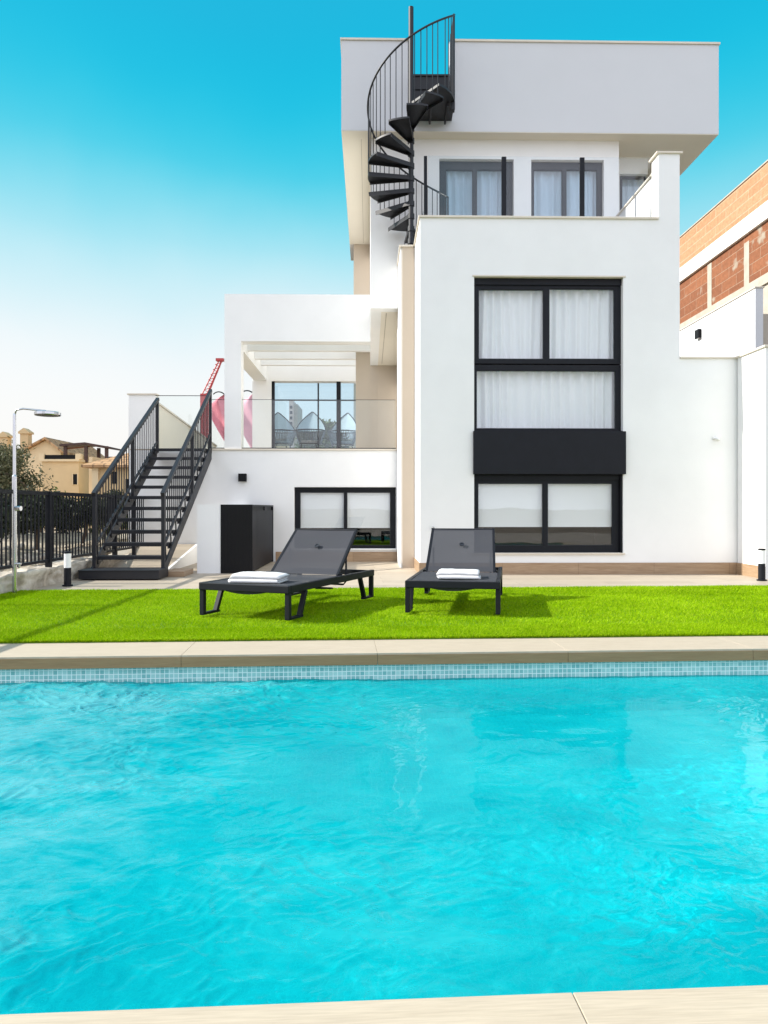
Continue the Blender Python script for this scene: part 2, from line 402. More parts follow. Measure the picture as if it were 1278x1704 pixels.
# ------------------------------------------------------------------ world, sun, camera
EXPO = 0.9
SUN_DIR = Vector((-1.50, .03, 1.0)).normalized()
el = math.asin(SUN_DIR.z); az = math.atan2(SUN_DIR.x, SUN_DIR.y)
w = bpy.data.worlds.new('World'); bpy.context.scene.world = w; w.use_nodes = True
t = w.node_tree; t.nodes.clear()
nd = lambda k: t.nodes.new(k)
sky = nd('ShaderNodeTexSky'); sky.sky_type = 'NISHITA'; sky.sun_disc = False; sky.sun_elevation = el; sky.sun_rotation = az
sky.air_density = 1.2; sky.dust_density = 2.0; sky.ozone_density = 2
tc = nd('ShaderNodeTexCoord'); sp = nd('ShaderNodeSeparateXYZ'); t.links.new(tc.outputs['Generated'], sp.inputs[0])
rp = nd('ShaderNodeValToRGB'); rp.color_ramp.interpolation = 'B_SPLINE'; e = rp.color_ramp.elements
stops = [(0, (.97,.94,.90)), (.12, (.97,.97,.96)), (.20,(.90,.95,.97)), (.265,(.66,.88,.94)), (.334,(.42,.81,.91)), (.427,(.0,.63,.82)),
         (.557,(.0,.47,.74)), (.72,(.02,.44,.70)), (.85,(.36,.56,.70)), (1,(.5,.62,.72))]
while len(e) < len(stops): e.new(.5)
for i, (p_, c_) in enumerate(stops): e[i].position = p_; e[i].color = (*c_, 1)
# a very uneven thin haze bends the bands of colour
nz = nd('ShaderNodeTexNoise'); nz.inputs['Scale'].default_value = 1.6; nz.inputs['Detail'].default_value = 5; t.links.new(tc.outputs['Generated'], nz.inputs['Vector'])
ad = nd('ShaderNodeMath'); ad.operation = 'MULTIPLY_ADD'; t.links.new(nz.outputs['Fac'], ad.inputs[0]); ad.inputs[1].default_value = .17; ad.inputs[2].default_value = -.085
ad2 = nd('ShaderNodeMath'); ad2.operation = 'ADD'; t.links.new(sp.outputs['Z'], ad2.inputs[0]); t.links.new(ad.outputs[0], ad2.inputs[1])
t.links.new(ad2.outputs[0], rp.inputs[0])
BG = .15
sc_ = nd('ShaderNodeVectorMath'); sc_.operation = 'SCALE'; t.links.new(rp.outputs[0], sc_.inputs[0]); sc_.inputs['Scale'].default_value = 1/(2**EXPO*BG)
mx = nd('ShaderNodeMix'); mx.data_type = 'RGBA'; mx.inputs[0].default_value = .97
t.links.new(sky.outputs[0], mx.inputs[6]); t.links.new(sc_.outputs[0], mx.inputs[7])
# bright broken cloud in the half of the sky behind the viewer (it shows in the window panes)
cn = nd('ShaderNodeTexNoise'); cn.inputs['Scale'].default_value = 2.2; cn.inputs['Detail'].default_value = 7; cn.inputs['Roughness'].default_value = .55
t.links.new(tc.outputs['Generated'], cn.inputs['Vector'])
cr = nd('ShaderNodeValToRGB'); cr.color_ramp.elements[0].position = .36; cr.color_ramp.elements[1].position = .56; t.links.new(cn.outputs['Fac'], cr.inputs[0])
yr = nd('ShaderNodeMapRange'); yr.interpolation_type = 'SMOOTHSTEP'; yr.inputs['From Min'].default_value = .10; yr.inputs['From Max'].default_value = -.35
t.links.new(sp.outputs['Y'], yr.inputs['Value'])
cm = nd('ShaderNodeMath'); cm.operation = 'MULTIPLY'; t.links.new(cr.outputs[0], cm.inputs[0]); t.links.new(yr.outputs[0], cm.inputs[1])
mc = nd('ShaderNodeMix'); mc.data_type = 'RGBA'; t.links.new(cm.outputs[0], mc.inputs[0]); t.links.new(mx.outputs[2], mc.inputs[6])
cl_ = 1.75/(2**EXPO*BG); mc.inputs[7].default_value = (cl_*.99,cl_*1.0,cl_*1.13,1)
mx = mc
bg = nd('ShaderNodeBackground'); bg.inputs['Strength'].default_value = BG; t.links.new(mx.outputs[2], bg.inputs['Color'])
ow = nd('ShaderNodeOutputWorld'); t.links.new(bg.outputs[0], ow.inputs['Surface'])
sl = bpy.data.lights.new('sun', 'SUN'); sl.energy = 4.2; sl.angle = R(.5); sl.color = (1,.95,.87)
sl.cycles.is_caustics_light = True
so = bpy.data.objects.new('sun', sl); C.objects.link(so); so.rotation_euler = SUN_DIR.to_track_quat('Z', 'Y').to_euler(); so.location = (-20,5,20)
cd = bpy.data.cameras.new('camera'); co = bpy.data.objects.new('camera', cd); C.objects.link(co)
co.location = (0,0,EYE); co.rotation_euler = (R(90),0,0); cd.sensor_fit = 'VERTICAL'; cd.sensor_height = 36; cd.lens = 36*FPX/1704
cd.shift_y = -6/1704; cd.clip_end = 3000; cd.clip_start = .05
S = bpy.context.scene; S.camera = co
S.view_settings.view_transform = 'Standard'; S.view_settings.look = 'None'; S.view_settings.gamma = 1; S.view_settings.exposure = EXPO
S.cycles.max_bounces = 12; S.cycles.transparent_max_bounces = 24; S.cycles.diffuse_bounces = 5; S.cycles.glossy_bounces = 5
S.cycles.caustics_reflective = False; S.cycles.use_denoising = True; S.cycles.sample_clamp_indirect = 4

# ------------------------------------------------------------------ ground, deck, pool
PW0, PW1, PU0, PU1 = 1.535, 5.215, -3.45, 5.6           # inner coping edges of the pool, pool frame
def ring(u0, u1, v0, v1, hu0, hu1, hv0, hv1, z):
    m_ = MB()
    q = lambda a,b,c_,d: m_.add([(a,c_,z),(b,c_,z),(b,d,z),(a,d,z)], [(0,1,2,3)])
    q(u0,u1,v0,hv0); q(u0,u1,hv1,v1); q(u0,hu0,hv0,hv1); q(hu1,u1,hv0,hv1); return m_
hole = (PU0-.2, PU1+.2, PW0-.2, PW1+.2)
structure(place(ring(-900,900,-900,900,*hole,-.06).build('ground', M['soil']), P))
dk = ring(-4.2, 13, -7, 15.5, *hole, -.004).build('paving_deck', M['deck_tile']); structure(place(dk, P))
# lawn: a turf mat with pile
LW0, LW1, LU0, LU1 = 5.745, 9.32, -4.02, 7.5
structure(place(MB().box(LU0,LU1,LW0+.004,LW1-.004,-.003,.012).build('lawn', M['turf_base']), P))
def blades(n, u0, u1, w0, w1):
    u = rng.uniform(u0,u1,n); w_ = rng.uniform(w0,w1,n); a = rng.uniform(0,2*math.pi,n)
    h = rng.uniform(.016,.028,n)*(1+.35*vnoise(u*3,w_*3,4)); wd = rng.uniform(.0018,.0034,n)
    wd = wd*(1+.12*(w_-w0))
    lean = rng.normal(0,.011,(n,2)) + np.stack([.004+.022*vnoise(u*1.7,w_*2.3,8)+.012*vnoise(u*6,w_*7,9), -.004+.022*vnoise(u*1.5,w_*2.1,10)],-1)
    dx, dy = np.cos(a)*wd, np.sin(a)*wd; z0 = .010
    p0 = np.stack([u-dx, w_-dy, np.full(n,z0)],-1); p1 = np.stack([u+dx, w_+dy, np.full(n,z0)],-1)
    p2 = np.stack([u+lean[:,0], w_+lean[:,1], z0+h],-1)
    return np.stack([p0,p1,p2],1).reshape(-1,3)
g_ = np_mesh('grass', np.concatenate([blades(520000,LU0,LU1,LW0,LW1), blades(70000,-3.4,3.6,LW0,LW0+.55), blades(9000,-3.4,3.6,LW0-.006,LW0+.012)]), 3, M['turf'])
g_['kind'] = 'stuff'; g_['label'] = 'bright lime green artificial turf pile between paving and pool'; place(g_, P)

pool = thing('swimming_pool', 'blue mosaic swimming pool with beige stone coping in front of the lawn', 'swimming pool', P, (PU0+PU1)/2, (PW0+PW1)/2, -1.12)
bs_ = MB(); a, b_, c_, d = PU0-.03, PU1+.03, PW0-.03, PW1+.03; zb = -1.12
bs_.add([(a,c_,zb),(b_,c_,zb),(b_,d,zb),(a,d,zb)], [(0,1,2,3)]).build('basin_floor', M['mosaic_floor'], pool).cycles.is_caustics_receiver = True
for nm, pts in (('far',[(a,d),(b_,d)]),('near',[(b_,c_),(a,c_)]),('l',[(a,c_),(a,d)]),('r',[(b_,d),(b_,c_)])):
    (x0,y0),(x1,y1) = pts
    MB().add([(x0,y0,zb),(x1,y1,zb),(x1,y1,-.235),(x0,y0,-.235)], [(3,2,1,0)]).build('basin_wall', M['mosaic_floor'], pool).cycles.is_caustics_receiver = True
    MB().add([(x0,y0,-.235),(x1,y1,-.235),(x1,y1,-.045),(x0,y0,-.045)], [(3,2,1,0)]).build('waterline_tiles', M['mosaic_band'], pool)
def coping_row(u0, u1, w0, w1, first, front=None):
    x = first
    while x < u1:
        x1 = min(x+1.335, u1)
        q = MB().box(max(x,u0)+.0008, x1-.0008, w0, w1, -.055, .003).build('coping_stone', M['coping_tile'], pool, bevel=.002)
        if front: MB().box(max(x,u0)+.0015, x1-.0015, front-.004, front+.02, -.079, -.010).build('coping_edge', M['riser_tile'], pool)
        x = x1
coping_row(PU0-.5, PU1+.5, PW1, PW1+.525, PU0-.53+.24, PW1)
coping_row(PU0-.5, PU1+.5, PW0-.5, PW0, PU0-.53-.065+.52)
for x0, x1 in ((PU0-.5,PU0),(PU1,PU1+.5)):
    for k in range(3): MB().box(x0,x1,PW0+.001+k*1.2266,PW0+1.2256+k*1.2266,-.055,.003).build('coping_stone', M['coping_tile'], pool, bevel=.004)
# water: a rippled sheet, agitated on the left and around the return jet on the right
nx, ny = 1500, 620
U, V = np.meshgrid(np.linspace(PU0-.03,PU1+.03,nx), np.linspace(PW0-.03,PW1+.03,ny))
def ridged(x, y, s): return 1-np.abs(2*vnoise(x, y, s))*2
def warp(x, y, a, f, sd): return x + a*vnoise(x*f,y*f,sd) + a*.4*vnoise(x*f*2.7,y*f*2.7,sd+1), y + a*vnoise(x*f,y*f,sd+7) + a*.4*vnoise(x*f*2.7,y*f*2.7,sd+8)
wx, wy = warp(U, V, .22, 1.3, 21)
ang = .62; ru = wx*np.cos(ang)+wy*np.sin(ang); rv = -wx*np.sin(ang)+wy*np.cos(ang)
patch = np.clip(.50+1.5*vnoise(U*.8,V*1.2,62)+.9*vnoise(U*2.1,V*2.9,63),.06,1.25)
act = (np.clip(.62-.50*(U-.0)/1.3,.07,1.05) + .45*np.exp(-((U-2.2)**2+(V-4.4)**2)/.45) + .30*np.exp(-((U-.6)**2+(V-4.2)**2)/.30))*patch
qx, qy = warp(ru, rv, .07, 6.0, 71)
rd = lambda f, g, sd: .5-np.abs(vnoise(qx*f,qy*g,sd))*2
Z = .012*vnoise(wx*1.0,wy*1.3,1) + .0028*vnoise(wx*4,wy*5.5,8) + .0007*vnoise(wx*13,wy*17,12) + act*(.014*vnoise(qx*3,qy*5.5,2) + .0125*rd(5.5,10,3) + .0110*rd(11,19,5) + .0064*rd(21,36,6) + .0018*vnoise(qx*40,qy*62,9))
wt = grid_mesh('pool_water', U, V, -.185+Z, M['pool_water']); wt.cycles.is_caustics_caster = True; structure(place(wt, P)); wt['label'] = 'clear turquoise pool water with ripples'

# ------------------------------------------------------------------ the villa
VM, VP_, VW, VU, VR = 11.46, 12.75, 14.3, 13.77, 13.5      # planes of main block, pilaster, wing, upper storey, roof fascia
TB = 6.7
uL, uR = H.u(699,VM), H.u(1131,VM); zPar = H.z(900,364,VM)
villa = thing('villa', 'white cubic three storey villa with large black framed windows and flat roof behind the lawn', 'house', H, 2.6, VM, -.02)
def window(x0, y0, x1, y1, v, panes, dep=.10, cover=None, roller=0, fr=.055, low=None, sill=True, framemat='anthracite', holeonly=None, fold=.10):
    """a window in the opening (photo pixels x0..y1 on the wall plane v); panes: list of pane boxes in photo pixels"""
    u0,u1,z0,z1 = H.rect(x0,y0,x1,y1,v)
    va, vb = v+dep, v+dep+.07
    pr = [H.rect(*p,v+dep) for p in panes]
    us = [u0+.003,u1-.003]+[q[0] for q in pr]+[q[1] for q in pr]; zs = [z0+.003,z1-.003]+[q[2] for q in pr]+[q[3] for q in pr]
    fm = MB().cells(us, zs, lambda a,b: not any(q[0]<a<q[1] and q[2]<b<q[3] for q in pr), va, vb)
    if roller: fm.box(u0+.004,u1-.004,va-.03,va-.002,z1-roller,z1-.004)
    w_ = fm.build('window', M[framemat], villa)
    for q in pr:
        o = MB().box(q[0]+.002,q[1]-.002,va+.03,va+.038,q[2]+.002,q[3]-.002).build('pane', M['tinted_glass' if framemat == 'frame_grey' else 'window_glass'], w_)
        g2 = .012                                            # slim sash bead round each pane
        bd = MB()
        bd.cells([q[0]+.001,q[0]+g2,q[1]-g2,q[1]-.001],[q[2]+.001,q[2]+g2,q[3]-g2,q[3]-.001],lambda a,b:not(q[0]+g2<a<q[1]-g2 and q[2]+g2<b<q[3]-g2),va+.012,va+.029)
        bd.build('sash_bead', M['frame_grey'], w_)
    rb = MB(); e_ = .002; y0_, y1_ = vb+.001, v+2.2
    rb.add([(u0-.25,y0_,z0-.02),(u1+.25,y0_,z0-.02),(u1+.25,y1_,z0-.02),(u0-.25,y1_,z0-.02),(u0-.25,y0_,z1+.02),(u1+.25,y0_,z1+.02),(u1+.25,y1_,z1+.02),(u0-.25,y1_,z1+.02)],
           [(0,1,2,3),(4,7,6,5),(1,5,6,2),(2,6,7,3),(0,3,7,4)])
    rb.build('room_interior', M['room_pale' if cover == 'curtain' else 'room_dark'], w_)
    if cover == 'curtain':
        parts = [(u0,u1)] if fold >= 0 else [(u0,(u0+u1)/2-.02),((u0+u1)/2+.02,u1)]
        for a_, b_ in parts:
            n_ = int((b_-a_)/.008); xs = np.linspace(a_,b_,n_); zz = np.linspace(z0+.01,z1-.01,12)
            X, Z_ = np.meshgrid(xs, zz); seed = random.randint(0,999)
            ph = X/.15*2*math.pi + 3.6*vnoise(X*2.3,Z_*.14,seed)*2
            amp = .030+.022*vnoise(X*3.1,Z_*.3,seed+3)
            Y = vb+.075 + amp*np.sin(ph) + .010*vnoise(X*4,Z_*.5,seed+5)
            cu = grid_mesh('curtain', X-villa['_o'][0], Y-villa['_o'][1], Z_-villa['_o'][2], M['curtain']); cu.parent = w_
    elif cover == 'blind':
        for q in pr:
            zc = H.z((x0+x1)/2, low, v+dep)
            MB().box(q[0]-.01,q[1]+.01,vb+.015,vb+.019,zc,z1-.01).box(q[0]-.01,q[1]+.01,vb+.010,vb+.026,zc-.02,zc).build('roller_blind', M['blind'], w_)
    if sill: MB().box(u0-.05,u1+.05,v-.03,va-.001,z0-.025,z0+.001).build('sill', M['cap_stone'] if sill == 'stone' else M['render_white'], w_, bevel=.004)
    return w_
# main block front: garden wall extension to the right below
hx = H.rect(789,460,1037,920,VM)
uX = H.u(1226,VM); zX = H.z(1180,597,VM); uPil = H.u(1096,VM); zPil = H.z(1113,256,VM)
zs = [-.05, hx[2], zX, hx[3], zPar, zPil]; us = [uL, hx[0], hx[1], uPil, uR, uX+.2]
zs.append(H.z(900,716,VM)); zs.append(H.z(900,790,VM))
def msol(u, z):
    if hx[0]<u<hx[1] and hx[2]<z<hx[3]: return False
    if u > uR: return z < zX
    if u > uPil: return True
    return z < zPar
MB().cells(us, zs, msol, VM, VM+.28).build('front_wall', M['render_white'], villa, weld=True)
MB().box(uL,uL+.2,VM+.281,VP_+.08,-.05,zPar).box(uL,uL+.2,VP_+.081,VW,-.05,4.74).build('side_wall', M['render_white'], villa)
zRP = H.z(1095,281,VM+.3); uIn = H.u(1096,VM+.3)
MB().box(uIn,uR,VM+.281,VM+3.2,-.05,zRP).build('side_wall', M['render_white'], villa)
# caps of the parapets
MB().box(uL-.025,uPil-.002,VM-.03,VM+.31,zPar+.001,zPar+.032).box(uL-.025,uL+.22,VM+.311,VP_-.03,zPar+.001,zPar+.032).build('parapet_cap', M['cap_stone'], villa, bevel=.004)
MB().box(uPil-.04,uR+.04,VM-.03,VM+.31,zPil+.001,zPil+.03).build('parapet_cap', M['cap_stone'], villa, bevel=.004)
MB().box(uIn-.03,uR+.03,VM+.312,VM+3.0,zRP+.001,zRP+.03).build('parapet_cap', M['cap_stone'], villa, bevel=.004)
MB().box(uR+.002,uX+.17,VM-.03,VM+.31,zX+.001,zX+.03).build('parapet_cap', M['cap_stone'], villa, bevel=.004)
# pilaster and its notch behind
uP0, uP1 = H.u(666.5,VP_), uL
MB().box(uP0,uP1-.001,VP_+.03,VW-.001,-.05,4.64).box(uP0,uP1-.001,VP_+.03,VP_+.14,4.641,zPar).box(uP0,uP0+.1,VP_+.141,VU-.001,4.641,zPar).build('stair_wall', M['render_white'], villa)
MB().box(uP0+.03,uP1-.012,VP_,VP_+.029,-.05,zPar).build('pilaster', M['render_beige'], villa, bevel=.003)
MB().box(uP0-.025,uP1-.03,VP_-.03,VP_+.17,zPar+.001,zPar+.032).box(uP0-.025,uP0+.12,VP_+.171,VU-.03,zPar+.001,zPar+.032).build('parapet_cap', M['cap_stone'], villa, bevel=.004)
# upper terrace floor
MB().box(uL+.201,uIn-.001,VM+.281,VU,4.76,4.90).box(uP0+.101,uL+.2,VP_+.141,VU-.002,4.645,4.895).build('terrace_floor', M['deck_tile'], villa)
# windows of the main block
MBx = MB
window(789,460,1037,604,VM,[(796,481,905,598),(913.5,480,1023,598)],cover='curtain',roller=.10,sill=False)
window(789,604.5,1037,716,VM,[(792.5,616,1025,714)],cover='curtain',sill=False,dep=.10)
window(789,790,1034,920,VM,[(795,804,904,908),(911,804,1020,908)],cover='blind',roller=.075,low=875,sill='stone')
r_ = H.rect(1034,790,1037,920,VM); MB().box(r_[0],r_[1],VM+.03,VM+.25,r_[2],r_[3]).build('window_trim', M['anthracite'], villa)
r_ = H.rect(788,717,1042,789,VM-.06); MB().box(r_[0],r_[1],VM-.06,VM-.002,r_[2],r_[3]).build('spandrel_panel', M['anthracite'], villa, bevel=.003)
r2 = H.rect(789,716,1037,790,VM); MB().box(r2[0],r2[1],VM+.02,VM+.25,r2[2]+.001,r2[3]-.001).build('spandrel_backing', M['anthracite'], villa)
r3 = H.rect(786,460,1041,462,VM); MB().box(r3[0],r3[1],VM-.015,VM+.099,r3[3]-.001,r3[3]+.02).build('window_lintel', M['cap_stone'], villa)
# skirting of wood look tile
zS = H.z(900,936.5,VM)
MB().box(uL-.012,uX-.001,VM-.014,VM-.001,-.02,zS).build('skirting', M['skirting_wood'], villa)
MB().box(uL-.014,uL-.001,VM,VP_-.002,-.02,zS).build('skirting', M['skirting_wood_side'], villa)
# wing with the garden level window and the raised terrace
uW0 = H.u(216,VW); zT = H.z(500,747,VW)
wx_ = H.rect(489.5,810.5,659,913,VW)
MB().cells([uW0,wx_[0],wx_[1],uP0-.001],[-.05,wx_[2],wx_[3],zT-.03],lambda a,b: not(wx_[0]<a<wx_[1] and wx_[2]<b<wx_[3]),VW,VW+.25).build('wing_wall', M['render_white'], villa, weld=True)
uSR = H.u(347,VW)
MB().box(uSR,uP0-.001,VW-.03,VW+.30,zT-.029,zT+.003).build('terrace_edge', M['cap_stone'], villa, bevel=.004)
MB().box(uW0,uP0-.001,VW+.301,19.29,zT-.2,zT-.004).box(uW0,uSR-.002,VW+.0,VW+.30,zT-.029,zT-.004).build('terrace_floor', M['deck_tile'], villa)
window(489.5,810.5,659,913,VW,[(499,819,573,908),(577,819,650,908)],cover='blind',roller=.06,low=877,sill=True)
zS2 = H.z(600,918,VW); MB().box(H.u(459,VW),uP0-.001,VW-.014,VW-.001,-.02,zS2).build('skirting', M['skirting_wood'], villa)
# upper storey
zSof = H.z(900,220,VR); uB0 = H.u(616.5,VU); uB1 = H.u(1030,VU); zBox = H.z(640,513,VU)
w1 = H.rect(731,264,855,380,VU); w2 = H.rect(884,264,1005,380,VU)
MB().cells([uB0,uP0,w1[0],w1[1],w2[0],w2[1],uB1],[zBox,4.90,w1[3],zSof],
   lambda a,b: not((w1[0]<a<w1[1] or w2[0]<a<w2[1]) and 4.90<b<w1[3]),VU,VU+.25).build('upper_wall', M['render_white'], villa, weld=True)
MB().box(uB0,uB0+.2,VU+.251,19.29,zBox+.001,zSof).build('upper_side_wall', M['render_white'], villa)
MB().box(uB0+.201,uP0+1.2,VU+.251,19.29,zBox+.002,zBox+.12).build('soffit', M['render_cream'], villa)
uG = (H.u(643,VU+.3)); MB().box(uG-.006,uG+.006,VU+.35,19.0,zBox-.004,zBox+.001).build('soffit_joint', M['concrete'], villa)
MB().box(H.u(663.5,19.2),H.u(663.5,19.2)+.2,VW+.001,19.29,zT-.003,zBox+.001).build('terrace_side_wall', M['render_white'], villa)
zb_ = H.z(790,380,VU)
window(731,264,855,380,VU,[(742,282,787,380),(793,282,836,380)],cover='curtain',fr=.06,sill=False,framemat='frame_grey')
window(884,264,1005,380,VU,[(888,282,936,380),(942,282,994,380)],cover='curtain',sill=False,framemat='frame_grey')
VB = 14.47; w3 = H.rect(1031,289,1078,380,VB); uEnd = uR+.4
MB().cells([uB1,w3[0],w3[1],uEnd],[4.0,w3[2],w3[3],zSof],lambda a,b: not(w3[0]<a<w3[1] and w3[2]<b<w3[3]),VB,VB+.25).build('upper_wall', M['render_white'], villa, weld=True)
MB().box(uB1-.2,uB1-.001,VU+.251,VB-.001,4.9,zSof).build('upper_side_wall', M['render_white'], villa)
MB().box(uEnd-.2,uEnd,VB+.251,19.6,4.0,zSof).build('upper_side_wall', M['render_white'], villa)
MB().box(uB1,uEnd,VU+.001,VB,4.6,4.90).build('terrace_floor', M['deck_tile'], villa)
window(1031,289,1078,380,VB,[(1035,296,1074,376)],cover='curtain',sill=False,framemat='frame_grey')
# beige rear wall of the terrace and overhang
uBe = H.u(588.5,19.3)
MB().box(uBe,uB0+.19,19.3,19.55,zT-.1,zSof-.001).box(uB0+.191,uEnd,19.3,19.55,0,zSof-.001).build('rear_wall', M['render_beige'], villa)
# roof slab with a hollow solarium
uF0, uF1 = H.u(568,VR), H.u(1196,VR); zTop = H.z(568,66,VR)-.01; VE = 20.6
uc0, uc1 = H.u(688,VR), H.u(748,VR); zc = H.z(715,128,VR)
MB().cells([uF0,uc0,uc1,uF1],[zSof,zc,zTop],lambda a,b: not(uc0<a<uc1 and b>zc),VR,VR+.22).build('roof_fascia', M['render_white_shaded'], villa, weld=True)  # the fascia's shade is painted in by the greyer render
MB().box(uF0,uF0+.22,VR+.221,VE-.22,zSof,zTop).box(uF1-.22,uF1,VR+.221,VE-.22,zSof,zTop).box(uF0,uF1,VE-.219,VE,zSof,zTop).build('roof_parapet', M['render_white_shaded'], villa)
MB().box(uF0+.221,uF1-.221,VR+.221,VE-.22,zSof+.001,zSof+.45).build('roof_slab', M['render_cream'], villa)
cp = MB().box(uF0-.02,uc0-.03,VR-.025,VR+.245,zTop+.001,zTop+.035).box(uc1+.03,uF1+.02,VR-.025,VR+.245,zTop+.001,zTop+.035)
cp.box(uF0-.02,uF0+.24,VR+.246,VE,zTop+.001,zTop+.035).box(uF1-.24,uF1+.02,VR+.246,VE,zTop+.001,zTop+.035); cp.build('parapet_cap', M['cap_stone'], villa)
MB().box(uc0+.002,uc1-.002,VR-.01,VR+.24,zc+.001,zc+.03).build('threshold', M['stair_steel'], villa)
MB().box(uF0+.004,uF1-.004,VR+.004,19.29,zSof-.012,zSof-.001).build('soffit', M['render_cream'], villa)
uS1 = H.u(601,VR+.1); MB().box(uS1-.004,uS1+.004,VR+.3,19.2,zSof-.0155,zSof-.0115).build('soffit_joint', M['concrete'], villa)
# white pergola frame over the wing terrace
pg = H.rect(373.5,489,617,747,VW); zBb = H.z(500,568,VW); uC1 = H.u(401,VW)
po = MB().cells([pg[0],uC1,uB0-.002],[zT+.004,zBb,pg[3]],lambda a,b: a<uC1 or b>zBb,VW,VW+.3).build('pergola', M['render_white'], villa, weld=True)
uFa, uFb = H.u(592,15.3), H.u(616,15.3)
VQ = 17.9; q0,q1 = H.u(424,VQ)-.06, H.u(451.5,VQ); zq0, zq1 = H.z(500,634,VQ), 4.42; uRB = H.u(592,19.2)
MB().box(q0,q1,VQ,VQ+.3,zT+.001,zq1).build('post', M['render_white'], po)
MB().box(q1+.001,uFa-.001,VQ,VQ+.3,zq0,zq1).build('beam', M['render_white'], po)
MB().box(pg[0]+.002,uC1-.002,VW+.301,VQ-.001,4.02,4.70).build('beam', M['render_white'], po)
MB().box(uFa,uFb,15.3,15.5,zT-.002,4.6).build('fin_wall', M['render_beige'], villa)
for vv, zz in ((15.1,4.14),(16.0,4.155),(16.9,4.19)):
    MB().box(uC1-.001,(uB0-.003 if vv < 15.2 else uFa-.001),vv,vv+.12,zz,zz+.26).build('slat', M['render_white'], po)
# open glazed screen at the back of the terrace: two posts, a transom and a low rail
for px, wd in ((454,.085),(563.5,.10)):
    uu = H.u(px,VQ+.1); MB().box(uu-wd/2,uu+wd/2,VQ+.06,VQ+.16,zT+.001,zq0-.001).build('screen_post', M['anthracite'], po)
uu = H.u(529.5,VQ+.3); MB().box(uu-.018,uu+.018,VQ+.31,VQ+.34,zT+.001,zq0+.1).build('screen_post', M['frame_grey'], po)
zr = H.z(500,666,VQ+.4); MB().box(q1,uFa-.001,VQ+.40,VQ+.43,zr-.012,zr+.012).build('screen_rail', M['frame_grey'], po)
MB().box(q1,uFa-.001,VQ+.41,VQ+.42,zT+.002,zr-.013).build('screen_pane', M['blue_glass'], po)
MB().box(q1,uFa-.001,VQ+.412,VQ+.420,zr+.013,zq0+.05).build('screen_pane', M['blue_glass'], po)
# terrace glass balustrade
zg = H.z(500,665.5,VW+.12); ga = H.u(348,VW+.12); gb = uP0-.02
edges = [ga, H.u(401.5,VW+.12)-.35, H.u(529,VW+.12), gb]
bal = MB().box(ga,gb,VW+.10,VW+.14,zT+.0035,zT+.03).build('balustrade', M['anthracite'], villa)
for a_, b_ in zip(edges[:-1], edges[1:]):
    MB().box(a_+.006,b_-.006,VW+.114,VW+.126,zT+.03,zg).build('glass_panel', M['terrace_glass'], bal)
    MB().box(a_+.006,b_-.006,VW+.112,VW+.128,zg+.0005,zg+.008).build('top_edge', M['frame_grey'], bal)
# upper terrace wind screen
VG = VM+.45; zg2 = H.z(900,262,VG); pxs = [708,838.5,968.5,1096]
scr = MB().box(H.u(700,VG),H.u(1094,VG),VG-.03,VG+.03,4.901,4.93).build('wind_screen', M['anthracite'], villa)
for i, px in enumerate(pxs):
    vp = VG if i < 3 else VM+.335
    uu = H.u(px,VG) if i < 3 else uIn-.017; hw = .025 if i == 0 else (.036 if i < 3 else .015); MB().box(uu-hw,uu+hw,vp-.02,vp+.02,4.93,zg2).build('screen_post', M['anthracite'], scr, bevel=.004)
for a_, b_ in zip(pxs[:-1],pxs[1:]):
    MB().box(H.u(a_,VG)+.04,H.u(b_,VG)-.04,VG-.006,VG+.006,4.935,zg2+.01).build('glass_panel', M['screen_glass'], scr)
uu = H.u(706,VG); MB().bar((uu,VG+.04,5.25),(uu-.02,VG+.7,5.25),.03,.9).build('screen_return', M['screen_glass'], scr)
# white spout, tap ring
MB().tube([(H.u(1191,VM),VM+.0,H.z(1191,730,VM)),(H.u(1191,VM),VM-.05,H.z(1191,730,VM)),(H.u(1191,VM),VM-.09,H.z(1191,733,VM))],.022,12).tube([(H.u(1191,VM)-.05,VM-.012,H.z(1191,730,VM)),(H.u(1191,VM)+.05,VM-.012,H.z(1191,730,VM))],.018,10).build('overflow_spout', M['white_plastic'], villa, smooth=True)
uu, zz = H.p(720,879,VM); MB().tube([(uu+.022*math.cos(k/12*6.2832),VM-.03,zz+.022*math.sin(k/12*6.2832)) for k in range(13)],.006,8).tube([(uu,VM-.001,zz-.02),(uu,VM-.03,zz-.02)],.006,8).build('wall_ring', M['chrome'], villa, smooth=True)

# wall lights
def wall_light(u, v, z, s, label, fr=H, rz=0):
    o = thing('wall_light', label, 'wall light', fr, u, v, z, 'black wall lights', rz); local(o)
    MB().box(-s*.5,s*.5,-.02,-.001,-s*.5,s*.5).build('back_plate', M['anthracite'], o)
    MB().box(-s*.55,s*.55,-.11,-.0201,-s*.55,s*.55).build('housing', M['black_panel'], o, bevel=.004)
    MB().box(-s*.4,s*.4,-.09,-.04,-s*.58,-s*.551).box(-s*.4,s*.4,-.09,-.04,s*.551,s*.58).build('lens', M['lens_white'], o)
    return o
uu, zz = H.p(404.5,795,VW); wall_light(uu,VW,zz,.135,'small square black wall light above the black pump cabinet')

# right hand garden wall returning towards the camera
gw = thing('garden_wall', 'white garden wall returning toward the viewer with wood look skirting at right', 'wall', H, uX+.1, 11, -.02)
VE2 = 10.62
MB().box(uX,uX+.075,VE2,VM-.031,-.05,zX).build('masonry', M['render_white'], gw)
MB().box(uX-.03,uX+.10,VE2-.03,VM-.032,zX+.001,zX+.03).build('wall_cap', M['cap_stone'], gw, bevel=.004)
MB().box(uX-.014,uX-.001,VE2,VM-.015,-.02,zS).build('skirting', M['skirting_wood_side'], gw)
